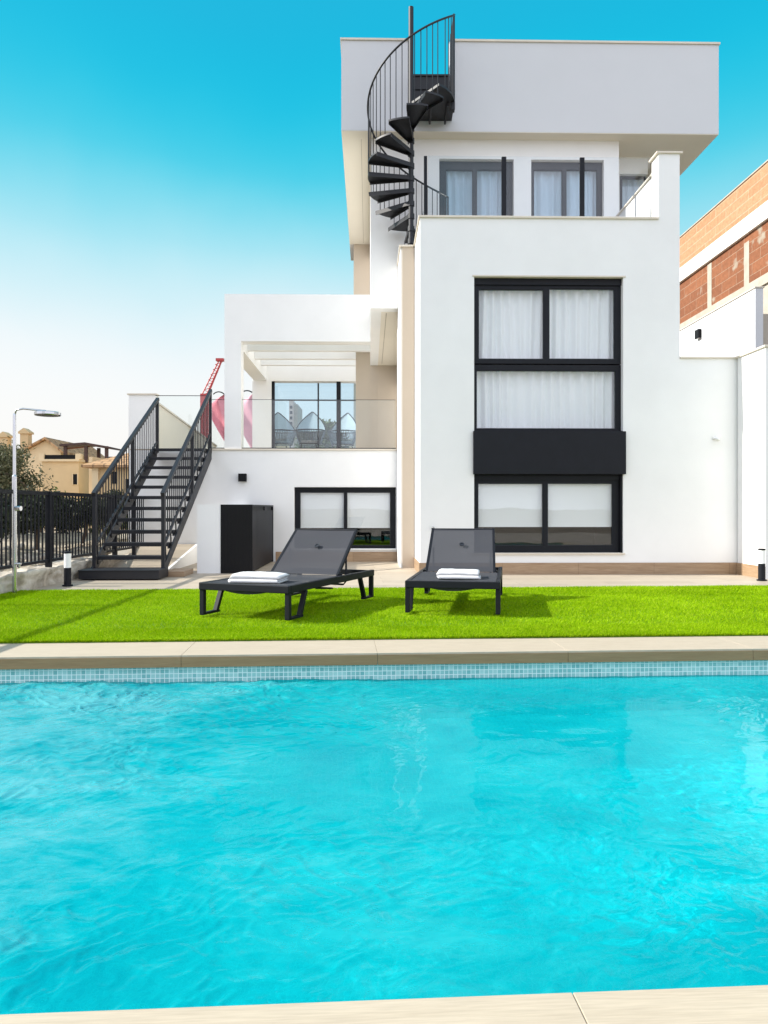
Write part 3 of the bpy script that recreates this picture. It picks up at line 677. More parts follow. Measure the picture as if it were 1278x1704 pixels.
# neighbour's terrace side wall
VN = 21.0; uN = H.u(1257,VN); zN = H.z(1257,479,VN)
nw = thing('terrace_side_wall', 'shaded white side wall with stone cap behind the garden wall at right', 'wall', H, uN+.1, VN+1, 0)
MB().box(uN,uN+.22,VN,32,-.05,zN).build('masonry', M['render_white_shaded'], nw)  # soft shade painted in; the wall itself stands in full sun
MB().box(uN-.03,uN+.25,VN-.03,32,zN+.001,zN+.035).build('wall_cap', M['cap_stone'], nw, bevel=.004)
MB().box(uN+.221,uN+4,VN+.1,VN+.3,-.05,zN-.7).build('front_masonry', M['concrete'], nw)
ra_, rb2, rc2 = H.ray(1164.5,556); vl = uN/ra_*rb2; zz = EYE+uN/ra_*rc2
wall_light(uN,vl,zz,.26,'square black wall light on the side wall behind the garden wall',H,R(-90))
# stone wall at the right edge
sw_ = thing('stone_wall', 'rough grey stone block wall at the right edge of the garden wall', 'wall', H, uX+1.3, 11.2, 0)
MB().box(uX+.085,uX+3,11.15,11.4,-.05,3.15).build('masonry', M['stone_block'], sw_)
MB().box(uX+.11,uX+3,11.12,11.43,3.151,3.19).build('wall_cap', M['cap_stone'], sw_)
# unfinished house on the right
uH = 14.2
nh = thing('unfinished_house', 'unfinished house with bare brick wall and white slab edge behind the villa at right', 'house', H, uH+3, 29, 0)
def zz2(px,py): a,b,c_ = H.ray(px,py); return EYE + uH/a*c_
zA, zB_, zC, zD = zz2(1278,455), zz2(1278,366), zz2(1278,338), zz2(1278,268)
MB().box(uH,uH+7,21,45,-.05,zA-.35).build('ground_storey', M['concrete'], nh)
MB().box(uH-.08,uH+7,21,45.05,zA-.349,zA).build('ring_beam', M['concrete'], nh)
MB().box(uH,uH+7,21,45,zA+.001,zB_).build('brick_wall', M['brick_red'], nh)
MB().box(uH-.12,uH+7.1,20.9,45.1,zB_+.001,zC+.02).build('slab_edge', M['slab_white'], nh)
MB().box(uH+.02,uH+7,21,45,zC+.021,zD).build('brick_parapet', M['brick_orange'], nh)
MB().box(uH-.02,uH+.24,21,45,zD+.001,zD+.05).build('parapet_cap', M['concrete'], nh)
for v_ in (25.8,28.0,31.1,34.3,37.5):
    q = MB().box(uH-.012,uH-.001,v_,v_+.38,zA+.002,zB_-.05-.25*random.random()).build('mortar_patch', M['concrete'], nh)

# ------------------------------------------------------------------ spiral stair
pu, pv = H.u(684,12.95), 12.95
spz = 4.896
sps = thing('spiral_staircase', 'black steel spiral staircase rising from upper terrace to the roof', 'staircase', G, (684-CX)/FPX*12.95, 12.95, spz); local(sps)
RR = .74; ST, DA, DZ = 6.68-spz, 24.0, .215
MB().tube([(0,0,0),(0,0,H.z(684,13,12.95)-spz)],.043,20).lathe([(.11,.0),(.11,.012),(.05,.014),(.05,.02)],20).build('pole', M['stair_steel'], sps, smooth=False)
span = R(27.5); tm = MB(); inner, th_ = .044, .035
def sector(a0,a1,r0,r1,z0,z1,mb,n=8):
    A = [a0+(a1-a0)*k/n for k in range(n+1)]
    poly = [(r0*math.cos(a),r0*math.sin(a)) for a in A]+[(r1*math.cos(a),r1*math.sin(a)) for a in reversed(A)]
    # narrow at the pole, wide outside
    return mb.prism(poly,'z',z0,z1)
poly = [(.03,-.045),(RR*math.cos(-span/2),RR*math.sin(-span/2))]+[(RR*math.cos(-span/2+span*k/8),RR*math.sin(-span/2+span*k/8)) for k in range(1,9)]+[(.03,.045)]
tm.prism(poly,'z',-.03,0)
for s_ in (-1,1):                                               # folded steel flanges under both edges
    a_, b_ = Vector((.03,s_*.045,-.05)), Vector((RR*math.cos(s_*span/2),RR*math.sin(s_*span/2),-.05)); tm.bar(a_,b_-(b_-a_)*.01,.006,.045)
tm.lathe([(.058,-.085),(.058,.0),(.045,.001)],16)
tr0 = tm.build('tread', M['stair_steel'], sps); first = True
ks = list(range(-6,6))
for k in ks:
    o = tr0 if first else copy_part(tr0, sps); first = False
    o.rotation_euler = (0,0,R(180+DA*k)); o.location = (0,0,ST+DZ*k)
zl = ST+DZ*5.85; ld = MB()
A = [R(306+ (360-306)*k/10) for k in range(11)]
ld.prism([(.0,-.03)]+[(RR*math.cos(a),RR*math.sin(a)) for a in A]+[(RR,.53),(.03,.53)],'z',zl-.04,zl)
for q in ((.1,.0),(.35,-.1),(.62,-.1)): ld.bar((q[0],q[1],zl-.075),(q[0],.52,zl-.075),.03,.07)
ld.box(RR-.06,RR,-.12,.0,zl-.17,zl-.041); ld.build('landing', M['stair_steel'], sps)
pm = MB().box(.05,.70,.50,.512,zl-.04,zc-spz)
for k in range(4): pm.box(.05,.70,.48,.499,zl+.02+k*(zc-spz-zl-.05)/3.0,zl+.05+k*(zc-spz-zl-.05)/3.0)
pm.build('riser_plate', M['stair_steel'], sps)
railz = lambda a: ST+(a-180)*.00897+1.15
pts = [(RR*math.cos(R(a)),RR*math.sin(R(a)),railz(a)) for a in np.arange(27,361,4)]
pts += [(RR,.2,railz(361)),(RR,.55,railz(361)),(RR,.85,railz(361)-.02)]
rail = MB().tube(pts,.0165,10).build('handrail', M['stair_steel'], sps, smooth=True)
bl = MB().tube([(0,0,0),(0,0,1)],.0075,6).build('baluster', M['stair_steel'], rail); first = True
def balus(x,y,z0,z1,r=1):
    global first
    o = bl if first else copy_part(bl, rail); first = False
    o.location = (x,y,z0); o.scale = (r,r,z1-z0)
for k in ks:
    for da in (-11.5,-3.5,4.5,12.5)[:3] if k > 2 else (-11.5,-3.5,4.5):
        a = 180+DA*k+da
        if a < 28: continue
        balus((RR-.008)*math.cos(R(a)),(RR-.008)*math.sin(R(a)),ST+DZ*k-.03,railz(a))
for a in (27,): balus(RR*math.cos(R(a)),RR*math.sin(R(a)),.02,railz(a),1.8)
for a in (318,326,334,342,350): balus((RR-.008)*math.cos(R(a)),(RR-.008)*math.sin(R(a)),zl-.03,railz(a))
for y_, r_ in ((0,2.6),(.11,1),(.22,1),(.33,1),(.44,1),(.55,2.2),(.85,2.2)): balus(RR-.008,y_,zl-.02 if y_ < .6 else zl+.4,railz(361),r_)

# ------------------------------------------------------------------ straight steel stair to the wing terrace
s0v = 10.62; su0, su1 = H.u(151,10.9), H.u(270,10.9)
stt = thing('metal_staircase', 'dark grey steel open tread staircase with balustrades up to the wing terrace', 'staircase', H, (su0+su1)/2, 10.9, 0); off = stt['_o']
MB().box(su0-.07,su1+.03,s0v,s0v+.5,.012,.125).box(su0-.072,su1+.032,s0v-.012,s0v+.49,.126,.14).build('bottom_step', M['stair_steel'], stt, bevel=.004)
NT_, v0s, v1s = 11, 11.02, 14.2
zst = lambda v: .13+(v-v0s)/(v1s-v0s)*(zT-.13)
tr_ = MB().box(su0+.031,su1-.031,0,.25,-.036,0).box(su0+.031,su1-.031,.0,.012,-.055,-.0361).box(su0+.031,su0+.05,.012,.20,-.09,-.0361).box(su1-.05,su1-.031,.012,.20,-.09,-.0361)
t0 = None
for k in range(1,NT_+1):
    v_ = v0s+(v1s-v0s)*k/(NT_+.0)-.25; z_ = .13+(zT-.02-.13)*k/NT_
    if t0 is None:
        t0 = tr_.build('tread', M['stair_steel'], stt, bevel=.003)
        bz = (t0.location.copy())
        # mesh was offset by the thing's base in u, v; place by v_, z_
        o = t0
    else: o = copy_part(t0, stt)
    o.location = (0, v_, z_)
for uu in (su0,su1):
    MB().prism([(v0s-.12,.126),(v0s+.13,.126),(v1s+.05,zT-.20),(v1s+.05,zT-.005),(v1s-.1,zT-.005)],'x',uu-.012,uu+.012).build('stringer', M['stair_steel'], stt)
    if uu == su0: MB().bar((uu,12.9,zst(12.9)-.1),(uu,12.9,.0),.06,.06,up=(0,1,0)).build('support_leg', M['stair_steel'], stt)
def rail_side(uu, zb0, zb1):
    """a sloping balustrade: handrail with posts and balusters as its pieces"""
    v_a, v_b = 10.98, v1s+.05; za, zb2 = 1.215, zb1
    zr_ = lambda v: za+(v-v_a)/(v_b-v_a)*(zb2-za)
    hr = MB().bar((uu,v_a-.03,zr_(v_a-.03)),(uu,v_b+.02,zr_(v_b+.02)),.055,.06).bar((uu,v_a,zr_(v_a)-.78),(uu,v_b,zr_(v_b)-.78),.03,.035).build('handrail', M['stair_steel'], stt)
    for v_ in (v_a+.01,(v_a+v_b)/2+.15,v_b-.02):
        MB().bar((uu,v_,zst(v_)-.10 if v_ > 11.2 else .141),(uu,v_,zr_(v_)-.03),.05,.05,up=(0,1,0)).build('post', M['stair_steel'], hr)
    n_ = 27; b0 = None
    for k in range(1,n_):
        v_ = v_a+(v_b-v_a)*k/n_
        if abs(v_-((v_a+v_b)/2+.15)) < .05: continue
        if b0 is None:
            b0 = MB().box(-.007,.007,-.007,.007,0,1).build('baluster', M['stair_steel']); b0.parent = hr; o = b0
        else: o = copy_part(b0, hr)
        o.location = (uu-off[0], v_-off[1], zr_(v_)-.80-off[2]); o.scale = (1,1,.78)
    zk = MB()                                               # small clips tying the lower rail to the stringer
    for k in range(11):
        v_ = v_a+.12+(v_b-v_a-.2)*k/10.5; zk.bar((uu,v_,zr_(v_)-.78),(uu,v_+.04,zst(v_+.04)-.02),.018,.018,up=(0,1,0))
    zk.build('rail_bracket', M['stair_steel'], hr)
rail_side(su0+.02,0,H.z(258,664,v1s)); rail_side(su1-.01,0,H.z(347,650,v1s))
zg3 = H.z(300,659,VW+1.2)
gsc = thing('glass_screen', 'clear frameless glass screen at the head of the steel staircase', 'glass screen', H, (uW0+uSR)/2, VW+1.2, zT)
MB().box(H.u(259,VW+1.2),H.u(347,VW+1.2),VW+1.195,VW+1.205,zT-.003,zg3).build('glass_panel', M['terrace_glass'], gsc)
MB().box(H.u(259,VW+1.2),H.u(347,VW+1.2),VW+1.19,VW+1.21,zg3+.0005,zg3+.012).build('top_edge', M['frame_grey'], gsc)

# ramp beside the wing, low white wall, black pump cabinet
rm = thing('ramp', 'tiled ramp with white cheek under the steel staircase', 'ramp', H, H.u(250,13), 13, 0)
ur = H.u(327,VW-.0)+.02; 
MB().prism([(11.9,.0),(14.29,.0),(14.29,.33),(14.1,.33)],'x',uW0+.02,ur).build('ramp_surface', M['deck_tile'], rm)
MB().prism([(11.75,-.01),(14.29,-.01),(14.29,.335),(14.12,.335)],'x',ur+.002,ur+.05).build('cheek', M['render_white'], rm)
u_a, v_a = H.g(270,958); MB().box(H.u(274,11.2),H.u(307,11.2),11.15,11.75,-.003,.075).build('edge_step', M['skirting_wood'], rm)
VC = 11.75
lw = thing('low_wall', 'white rendered nib wall standing between the ramp and the black pump cabinet', 'wall', H, H.u(345,VC), VC, 0)
la, lb_ = H.u(328,VC), H.u(367,VC); zl_ = H.z(367,839,VC)
MB().box(la,lb_,VC,VW-.001,-.02,zl_).build('masonry', M['render_white'], lw)
pc = thing('pump_cabinet', 'tall black louvred pump cabinet against the white wing wall', 'cabinet', H, H.u(394,VC), 13, 0)
ca, cb = lb_+.004, H.u(420,VC-.0)
MB().box(ca,cb-.03,VC+.03,VW-.002,.0,zl_-.02).build('body', M['black_panel'], pc)
fl = MB().box(ca,cb,VC-.012,VC+.029,.0,zl_-.005)
fl.build('door', M['black_panel'], pc)
for k in range(9):
    x_ = ca+(cb-ca)*(k+.5)/9; MB().box(x_-.02,x_+.02,VC-.015,VC-.0121,.05,zl_-.06).build('louvre', M['black_panel'], pc)
sp_ = MB()
for k in range(18):
    v_ = VC+.05+k*(VW-VC-.12)/18; sp_.box(cb-.029,cb-.004,v_,v_+.118,.03,zl_-.10)
sp_.build('side_panel', M['anthracite'], pc)
MB().box(cb-.029,cb+.003,VC+.03,VW-.002,zl_-.035,zl_-.006).box(cb-.029,cb+.003,VC-.005,VC+.029,.0,zl_-.0055).box(cb-.029,cb+.003,VW-.05,VW-.002,.0,zl_-.036).build('side_frame', M['anthracite'], pc, bevel=.003)
MB().box(cb-.029,cb-.01,13.2,13.5,zl_-.1,zl_-.036).build('vent_bar', M['anthracite'], pc)

# ------------------------------------------------------------------ fence on a rock plinth, left
XP = -4.36
pl_ = thing('rock_plinth', 'low rough pale rock wall carrying the dark fence at left', 'wall', G, XP-.17, 9, 0)
nv, npf = 340, 26
vv = np.linspace(3.5,18,nv); prof = np.linspace(0,1,npf)
V2, T2 = np.meshgrid(vv, prof)
X2 = np.where(T2<.45, XP, np.where(T2<.9, XP-(T2-.45)/.45*.36, XP-.36)); Z2 = np.where(T2<.45, T2/.45*.225, np.where(T2<.9,.225,.225*(1-(T2-.9)/.1)))
nn = vnoise(V2*2.2,T2*3,31)*.09+vnoise(V2*6,T2*8,32)*.05+vnoise(V2*17,T2*22,33)*.02
X2 = X2+nn*(T2<.55); Z2 = np.maximum(Z2+nn*.55*(T2>.3),-.03); Z2[0,:] = -.03
grid_mesh('masonry', X2-pl_['_o'][0], V2-9, Z2, M['rock'], True, pl_)
fn = thing('metal_fence', 'dark grey vertical bar metal fence along the left edge of the plot', 'fence', G, XP-.16, 9, .2)
xf = XP-.14; fz0, fz1 = .30, 1.20
for a_, b_ in ((5.16,7.66),(7.66,10.16),(10.16,12.66),(12.66,15.16),(15.16,17.66)):
    for z_, hh in ((fz1,.05),(fz0,.035)):
        MB().box(xf-.02,xf+.02,a_+.036,b_-.036,z_-hh/2,z_+hh/2).build('rail', M['anthracite'], fn)
for v_ in (5.16,7.66,10.16,12.66,15.16,17.66): MB().box(xf-.035,xf+.035,v_-.035,v_+.035,.2,fz1+.03).build('post', M['anthracite'], fn, bevel=.004)
pk = None; v_ = 5.27
while v_ < 14.6:
    if min(abs(v_-q) for q in (5.16,7.66,10.16,12.66)) > .05:
        if pk is None: pk = MB().box(-.009,.009,-.009,.009,0,fz1-fz0-.045).build('picket', M['anthracite']); pk.parent = fn; o = pk
        else: o = copy_part(pk, fn)
        o.location = (.02, v_-9, fz0+.02-.2)
    v_ += .107

# ------------------------------------------------------------------ shower, bollards
sx, sy = -4.285, 8.78
sh = thing('outdoor_shower', 'slim chrome outdoor shower with round flat head beside the rock plinth', 'shower', G, sx, sy, 0); local(sh)
zsh = G.z(20,688,8.78)
MB().lathe([(.05,0),(.05,.012),(.026,.016),(.026,1.37),(.018,1.39),(.018,zsh-.02),(.014,zsh)],20).build('pole', M['chrome'], sh, smooth=False)
MB().tube([(0,0,zsh-.03),(.02,0,zsh+.04),(.1,0,zsh+.055),(.36,0,zsh+.03)],.011,10).build('arm', M['chrome'], sh, smooth=True)
MB().lathe([(.02,.0),(.14,.0),(.145,.008),(.145,.035),(.13,.042),(.02,.045)],28,.385,0).build('shower_head', M['chrome'], sh).location.z = zsh-.025
MB().tube([(.02,-.02,1.0),(.09,-.03,1.0)],.028,14).build('valve', M['chrome'], sh, smooth=False)
MB().tube([(.02,-.02,.36),(.09,-.03,.36)],.012,10).tube([(.07,-.03,.36),(.07,-.03,.31)],.014,10).build('foot_tap', M['chrome'], sh)
def bollard(px, py, label):
    X, Y = G.g(px,py); o = thing('bollard_light', label, 'bollard light', G, X, Y, 0, 'black bollard lights with white lenses'); local(o)
    k = .445
    MB().lathe([(.066,.0),(.066,.014),(.05,.018)],24).build('base_plate', M['anthracite'], o)
    MB().lathe([(.046,.0181),(.046,k*.53)],24).build('column', M['anthracite'], o)
    MB().lathe([(.044,k*.5301),(.044,k*.945)],24).build('lens', M['lens_white'], o)
    MB().lathe([(.047,k*.9451),(.047,k*.99),(.04,k)],24).build('cap', M['anthracite'], o)
bollard(112.5,975,'black bollard light with white lens beside the steel staircase')
bollard(1267.5,966,'black bollard light with white lens in front of the right garden wall')

# ------------------------------------------------------------------ sun loungers and towels
LWD, LLN, SZ = .865, 1.84, .315
def make_lounger(label):
    o = thing('sun_lounger', label, 'sun lounger', G, 0, 0, 0, 'dark sun loungers on the turf'); local(o)
    hw = LWD/2; f_ = MB(); h_ = .066
    f_.box(-hw,-hw+.042,0.043,LLN,SZ-h_,SZ).box(hw-.042,hw,.043,LLN,SZ-h_,SZ).box(-hw,hw,0,.042,SZ-h_,SZ).box(-hw+.0425,hw-.0425,LLN-.045,LLN-.001,SZ-h_+.005,SZ-.005)
    for y_ in (.7,1.12): f_.box(-hw+.0425,hw-.0425,y_,y_+.03,SZ-h_-.005,SZ-h_+.03)
    f_.build('frame', M['anthracite'], o, bevel=.006)
    for sx_ in (-1,1):
        for (ya, yb) in ((.012,.30),(LLN-.02,LLN-.30)):
            l_ = MB(); x_ = sx_*(hw-.021)
            dy = 1 if yb > ya else -1
            l_.bar((x_,ya+dy*.02,SZ-h_),(x_,ya+dy*.02,.022),.042,.042,up=(0,1,0)).bar((x_,ya+dy*.0,.011+.02),(x_,yb-dy*.035,.011+.02),.042,.022).bar((x_,yb-dy*.075,.03),(x_,yb+dy*.03,SZ-h_),.042,.036,up=(0,1,0))
            l_.build('leg', M['anthracite'], o, bevel=.004)
    # seat sling, slightly sagging; its front flap hangs under the front bar
    nx_, ny_ = 15, 23; X, Y = np.meshgrid(np.linspace(-hw+.035,hw-.035,nx_), np.linspace(.036,1.11,ny_))
    Z = SZ-.004 - .018*(1-(X/(hw-.035))**2)*(1-((Y-.55)/.6)**2)
    grid_mesh('seat', X, Y, Z, M['sling'], True, o)
    xs = np.linspace(-.22,.22,13)
    fl_ = MB()
    fl_.prism([(x,SZ-h_+.01) for x in xs]+[(x,SZ-h_-.028*(1-(x/.22)**2)) for x in xs[::-1]],'y',.045,.052); fl_.build('front_flap', M['sling'], o)
    # reclining backrest
    yh, zh, L, an = 1.10, SZ-.01, .67, R(41.5)
    bx = hw-.062; dy, dz = math.cos(an), math.sin(an)
    bk = MB()
    for sx_ in (-1,1): bk.bar((sx_*(bx-.014),yh,zh),(sx_*(bx-.035),yh+L*dy,zh+L*dz),.028,.03,up=(0,-dz,dy))
    bk.bar((-bx+.022,yh+(L-.015)*dy,zh+(L-.015)*dz),(bx-.022,yh+(L-.015)*dy,zh+(L-.015)*dz),.028,.028)
    br = bk.build('backrest', M['anthracite'], o, bevel=.004)
    tt = np.linspace(.0,1,19); X, T = np.meshgrid(np.linspace(-1,1,15), tt)
    sag = .016*(1-X**2)*np.sin(T*math.pi)
    bw = bx-.02-.02*T
    grid_mesh('sling', X*bw, yh+T*(L-.004)*dy+sag*dz-.012*dz, zh+T*(L-.004)*dz-sag*dy+.012*dy, M['sling'], True, br)
    # round eyelet in the sling
    eb = MB().lathe([(.026,0),(.026,.006),(.016,.006),(.016,.002)],20).build('eyelet', M['frame_grey'], br)
    eb.location = (.0,yh+.60*L*dy-.02*dz,zh+.60*L*dz+.02*dy); eb.rotation_euler = (an,0,0)
    # U shaped strut carrying the backrest
    MB().tube([(-bx+.06,yh+.40*dy,zh+.40*dz-.02),(-bx+.06,yh+.30,SZ-.09),(-bx+.07,yh+.26,SZ-.12),(bx-.07,yh+.26,SZ-.12),(bx-.06,yh+.30,SZ-.09),(bx-.06,yh+.40*dy,zh+.40*dz-.02)],.010,8).build('strut', M['anthracite'], o, smooth=True)
    MB().tube([(-bx+.02,.66,SZ-h_-.02),(-bx+.02,1.0,SZ-h_-.055),(bx-.02,1.0,SZ-h_-.055),(bx-.02,.66,SZ-h_-.02)],.009,8).build('under_bar', M['anthracite'], o, smooth=True)
    for sx_ in (-1,1): MB().box(sx_*(bx+.004),sx_*(bx+.018),yh-.05,yh+.05,SZ-.035,SZ+.018).build('hinge', M['anthracite'], o, bevel=.004)
    return o
def put(o, fl, fr_, ang):
    """stand the lounger so that the middle of its front feet falls between the two ground points"""
    mx_, my_ = (fl[0]+fr_[0])/2, (fl[1]+fr_[1])/2
    o.location = (mx_,my_,.022); o.rotation_euler = (0,0,-R(ang)); return o
la_ = make_lounger('dark grey sun lounger turned aslant in front of the black pump cabinet')
lr_ = make_lounger('dark grey sun lounger facing the pool in front of the main block')
put(la_, G.g(331,1031,.02), G.g(477,1034,.02), 22); la_.scale = (1.06,1.03,1); put(lr_, G.g(680,1025,.02), G.g(825,1026,.02), 9.5)

def towel(lounger, x, y, rz, w_, d_, label, h_=.075, seed=1, turns=2):
    o = thing('towel', label, 'towel', G, 0, 0, 0, 'folded white towels on the loungers'); local(o)
    rr = random.Random(seed)
    # folded cloth: a flattened S of layers swept along its length
    th = h_/ (turns*2+.0); path = []
    for k in range(turns*2):
        zc_ = th*(k+.5); a0, a1 = (-d_/2+th*.5, d_/2-th*.5) if k % 2 == 0 else (d_/2-th*.5, -d_/2+th*.5)
        a0 += rr.uniform(-.008,.008); a1 += rr.uniform(-.012,.012)
        for q in np.linspace(0,1,9): path.append((a0+(a1-a0)*q, zc_))
        if k < turns*2-1:
            s_ = 1 if k % 2 == 0 else -1
            for q in (30,60,90,120,150): path.append((a1+s_*th*.55*math.sin(R(q)), zc_+th*.5-th*.5*math.cos(R(q))))
    path = np.array(path); n_ = len(path)
    tg = np.gradient(path,axis=0); tg /= np.linalg.norm(tg,axis=1)[:,None]+1e-9; nr = np.stack([-tg[:,1],tg[:,0]],1)
    half = th*.47; outline = np.concatenate([path+nr*half,(path-nr*half)[::-1]])
    m_ = MB(); ns = 22; xs = np.linspace(-w_/2,w_/2,ns)
    vs, fs = [], []; k_ = len(outline)
    for i, x_ in enumerate(xs):
        e_ = 1-max(0,abs(x_)-w_/2+.012)/.012*.16
        for (a_, b_) in outline:
            wob = .018*float(vnoise(np.array(x_*9+3.),np.array(a_*7+b_*30),seed)) + .010*float(vnoise(np.array(x_*25.),np.array(a_*20+b_*60),seed+1))
            bb = b_*(1+wob*5*(b_/h_))*e_+ (h_*.06*math.sin(x_*7+seed))*(b_/h_)
            vs.append((x_+ .012*math.sin(b_*60+seed)*(1 if i in (0,ns-1) else 0), -a_*(.985+.6*wob), bb))
    for i in range(ns-1):
        for j in range(k_): fs.append((i*k_+j,i*k_+(j+1)%k_,(i+1)*k_+(j+1)%k_,(i+1)*k_+j))
    fs += [tuple(range(k_))[::-1], tuple(range((ns-1)*k_,ns*k_))]
    m_.add(vs,fs); c_ = m_.build('cloth', M['towel_white'], o, smooth=True, weld=True)
    mw = Matrix.Translation(lounger.location) @ Matrix.Rotation(lounger.rotation_euler.z,4,'Z')
    p_ = mw @ Vector((x,y,SZ-.012)); o.location = p_; o.rotation_euler = (0,0,lounger.rotation_euler.z+rz); return o
towel(la_, -.045,.36,R(14),.46,.34,'thick folded white towel on the lounger near the black pump cabinet',.078,3,2)
towel(lr_, .03,.50,R(2),.40,.34,'loosely folded white towel on the lounger facing the pool',.072,8,2)

# ------------------------------------------------------------------ terrace chairs
def make_chair(label):
    o = thing('rope_chair', label, 'garden chair', H, 0, 0, 0, 'grey rope chairs on the wing terrace'); local(o)
    f_ = MB()
    ring_ = lambda r, z, a0=0, a1=360, n=28, sy=1: [(r*math.cos(R(a0+(a1-a0)*k/n)), sy*r*math.sin(R(a0+(a1-a0)*k/n)), z) for k in range(n+1)]
    f_.tube(ring_(.33,.70),.012,8).tube(ring_(.24,.40),.012,8)
    for a in (45,135,225,315): f_.tube([(.22*math.cos(R(a)),.22*math.sin(R(a)),.40),(.29*math.cos(R(a)),.29*math.sin(R(a)),.0)],.011,8)
    f_.build('frame', M['anthracite'], o, smooth=True)
    r_ = MB()
    for k in range(54):
        a = 2*math.pi*k/54; r_.tube([(.24*math.cos(a),.24*math.sin(a),.40),(.285*math.cos(a),.285*math.sin(a),.55),(.33*math.cos(a),.33*math.sin(a),.70)],.008,5,False)
    r_.build('rope_basket', M['rope_grey'], o, smooth=True)
    MB().lathe([(.05,.405),(.22,.40),(.235,.43),(.22,.47),(.05,.48)],24).build('seat_cushion', M['cushion'], o, smooth=True)
    # tall arched back with pale cloth
    arch = [(.33*(1-q**1.7)*s_, .05+.22*q, .70+.46*q) for s_, qs in ((1,(0,.15,.3,.45,.6,.75,.88,.97)),(-1,(.97,.88,.75,.6,.45,.3,.15,0))) for q in qs]
    b_ = MB().tube(arch,.011,8).build('back_hoop', M['anthracite'], o, smooth=True)
    n_ = len(arch); c_ = MB()
    for k in range(n_-1):
        p_, q_ = arch[k], arch[k+1]; c_.add([p_,q_,(q_[0],.12+.02*(q_[2]-.7),.70),(p_[0],.12+.02*(p_[2]-.7),.70)],[(0,1,2,3)])
    c_.build('back_cloth', M['cushion'], b_, smooth=True)
    return o
for px, v_, rz, lb in ((468,18.6,.4,'rope chair behind the left dark post of the terrace screen'),(516,18.45,-.1,'rope chair in the middle of the three behind the terrace screen'),(570,18.65,-.4,'rope chair next to the beige terrace wall')):
    o = make_chair(lb); o.location = H.world(H.u(px,v_),v_,zT-.004); o.rotation_euler = (0,0,rz); o.scale = (1.12,1.12,1.1)

# ------------------------------------------------------------------ beyond the plot, left
nvv = 120
XX, YY = np.meshgrid(np.concatenate([np.linspace(-130,-30,30),np.linspace(-29,XP-.3,90)]), np.linspace(2,110,200))
dd = np.clip((XP-.3-XX)/1.2,0,1)
ZZ = .02+dd*(.10+.5*vnoise(XX*.35,YY*.35,41)+.22*vnoise(XX*1.3,YY*1.3,42)) - .02*np.clip(YY-20,0,60)
structure(grid_mesh('rough_ground', XX, YY, ZZ, M['rough_ground']))
rb_ = MB()
def stone(mb, x, y, z, r):
    vs, fs = [], []; a0 = random.uniform(0,6.28)
    for i in range(5):
        for k in range(7):
            ph = math.pi*(i+.5)/5; rr2 = r*random.uniform(.75,1.2); vs.append((x+rr2*math.sin(ph)*math.cos(a0+k*.8976),y+rr2*math.sin(ph)*math.sin(a0+k*.8976),z+rr2*.7*math.cos(ph)))
    for i in range(4):
        for k in range(7): fs.append((i*7+k,i*7+(k+1)%7,(i+1)*7+(k+1)%7,(i+1)*7+k))
    fs += [tuple(range(7)),tuple(range(28,35))[::-1]]; mb.add(vs,fs)
for k in range(520): stone(rb_, random.uniform(-14,XP-.55), random.uniform(7,17), random.uniform(.02,.2), random.uniform(.03,.12))
rs_ = rb_.build('rubble', M['rock']); rs_['kind'] = 'stuff'; rs_['label'] = 'loose pale stones on the waste ground beyond the fence'

def foliage(name, cx, cy, cz, rx, ry, rz_, nclump, nleaf, size, mat, parent, off, seed, shell=.55):
    r2 = np.random.default_rng(seed); out = []
    for k in range(nclump):
        d_ = r2.normal(size=3); d_ /= np.linalg.norm(d_); f_ = shell+(1-shell)*r2.random()
        c0 = np.array([cx,cy,cz])+d_*np.array([rx,ry,rz_])*f_*.86
        cr = r2.uniform(.16,.36)*min(rx,rz_)
        n_ = int(nleaf/nclump*r2.uniform(.5,1.5))
        p_ = c0 + r2.normal(size=(n_,3))*cr*np.array([1,1,.75])*.6
        a_ = r2.normal(size=(n_,3)); a_ /= np.linalg.norm(a_,axis=1)[:,None]
        b_ = np.cross(a_,r2.normal(size=(n_,3))); b_ /= np.linalg.norm(b_,axis=1)[:,None]
        s_ = size*r2.uniform(.6,1.4,(n_,1))
        out.append(np.stack([p_-a_*s_,p_+b_*s_*.38,p_+a_*s_,p_-b_*s_*.38],1).reshape(-1,3))
    vs = np.concatenate(out); vs[:,2] = np.maximum(vs[:,2],.02)
    return np_mesh(name, vs-np.array(off), 4, mat, parent)
def tree(name, label, cat, x, y, z, h, rx, rz_, nleaf, size, mat, seed, group=None, th=.3, trunk=.09, nclump=40, limbs=6):
    o = thing(name, label, cat, G, x, y, z, group); r2 = random.Random(seed)
    top = h-rz_*.7
    tk = MB(); pts = [(0,0,-.1),(r2.uniform(-.1,.1),r2.uniform(-.1,.1),top*.4),(r2.uniform(-.2,.2),r2.uniform(-.2,.2),top)]
    tk.tube(pts,[trunk,trunk*.75,trunk*.35],9)
    for k in range(limbs):
        a = k*2.4+r2.random(); q = r2.uniform(.35,.9); b = Vector(pts[1])*(1-q)+Vector(pts[2])*q
        e_ = Vector((math.cos(a)*rx*.75,math.sin(a)*rx*.75,h-rz_+r2.uniform(-.3,.7)*rz_)); tk.tube([b,(b+e_)/2+Vector((0,0,.1*h)),e_],[trunk*.45,trunk*.3,trunk*.1],6)
    local(o); tk.build('trunk', M['bark'], o, smooth=True)
    foliage('crown',0,0,h-rz_,rx,rx,rz_,nclump,nleaf,size,mat,o,(0,0,0),seed)
    return o
tree('olive_tree','broad olive green tree behind the fence beside the shower','tree',-10.6,20,0,3.0,1.6,1.35,30000,.050,M['leaf_olive'],5,None,trunk=.14,nclump=70)
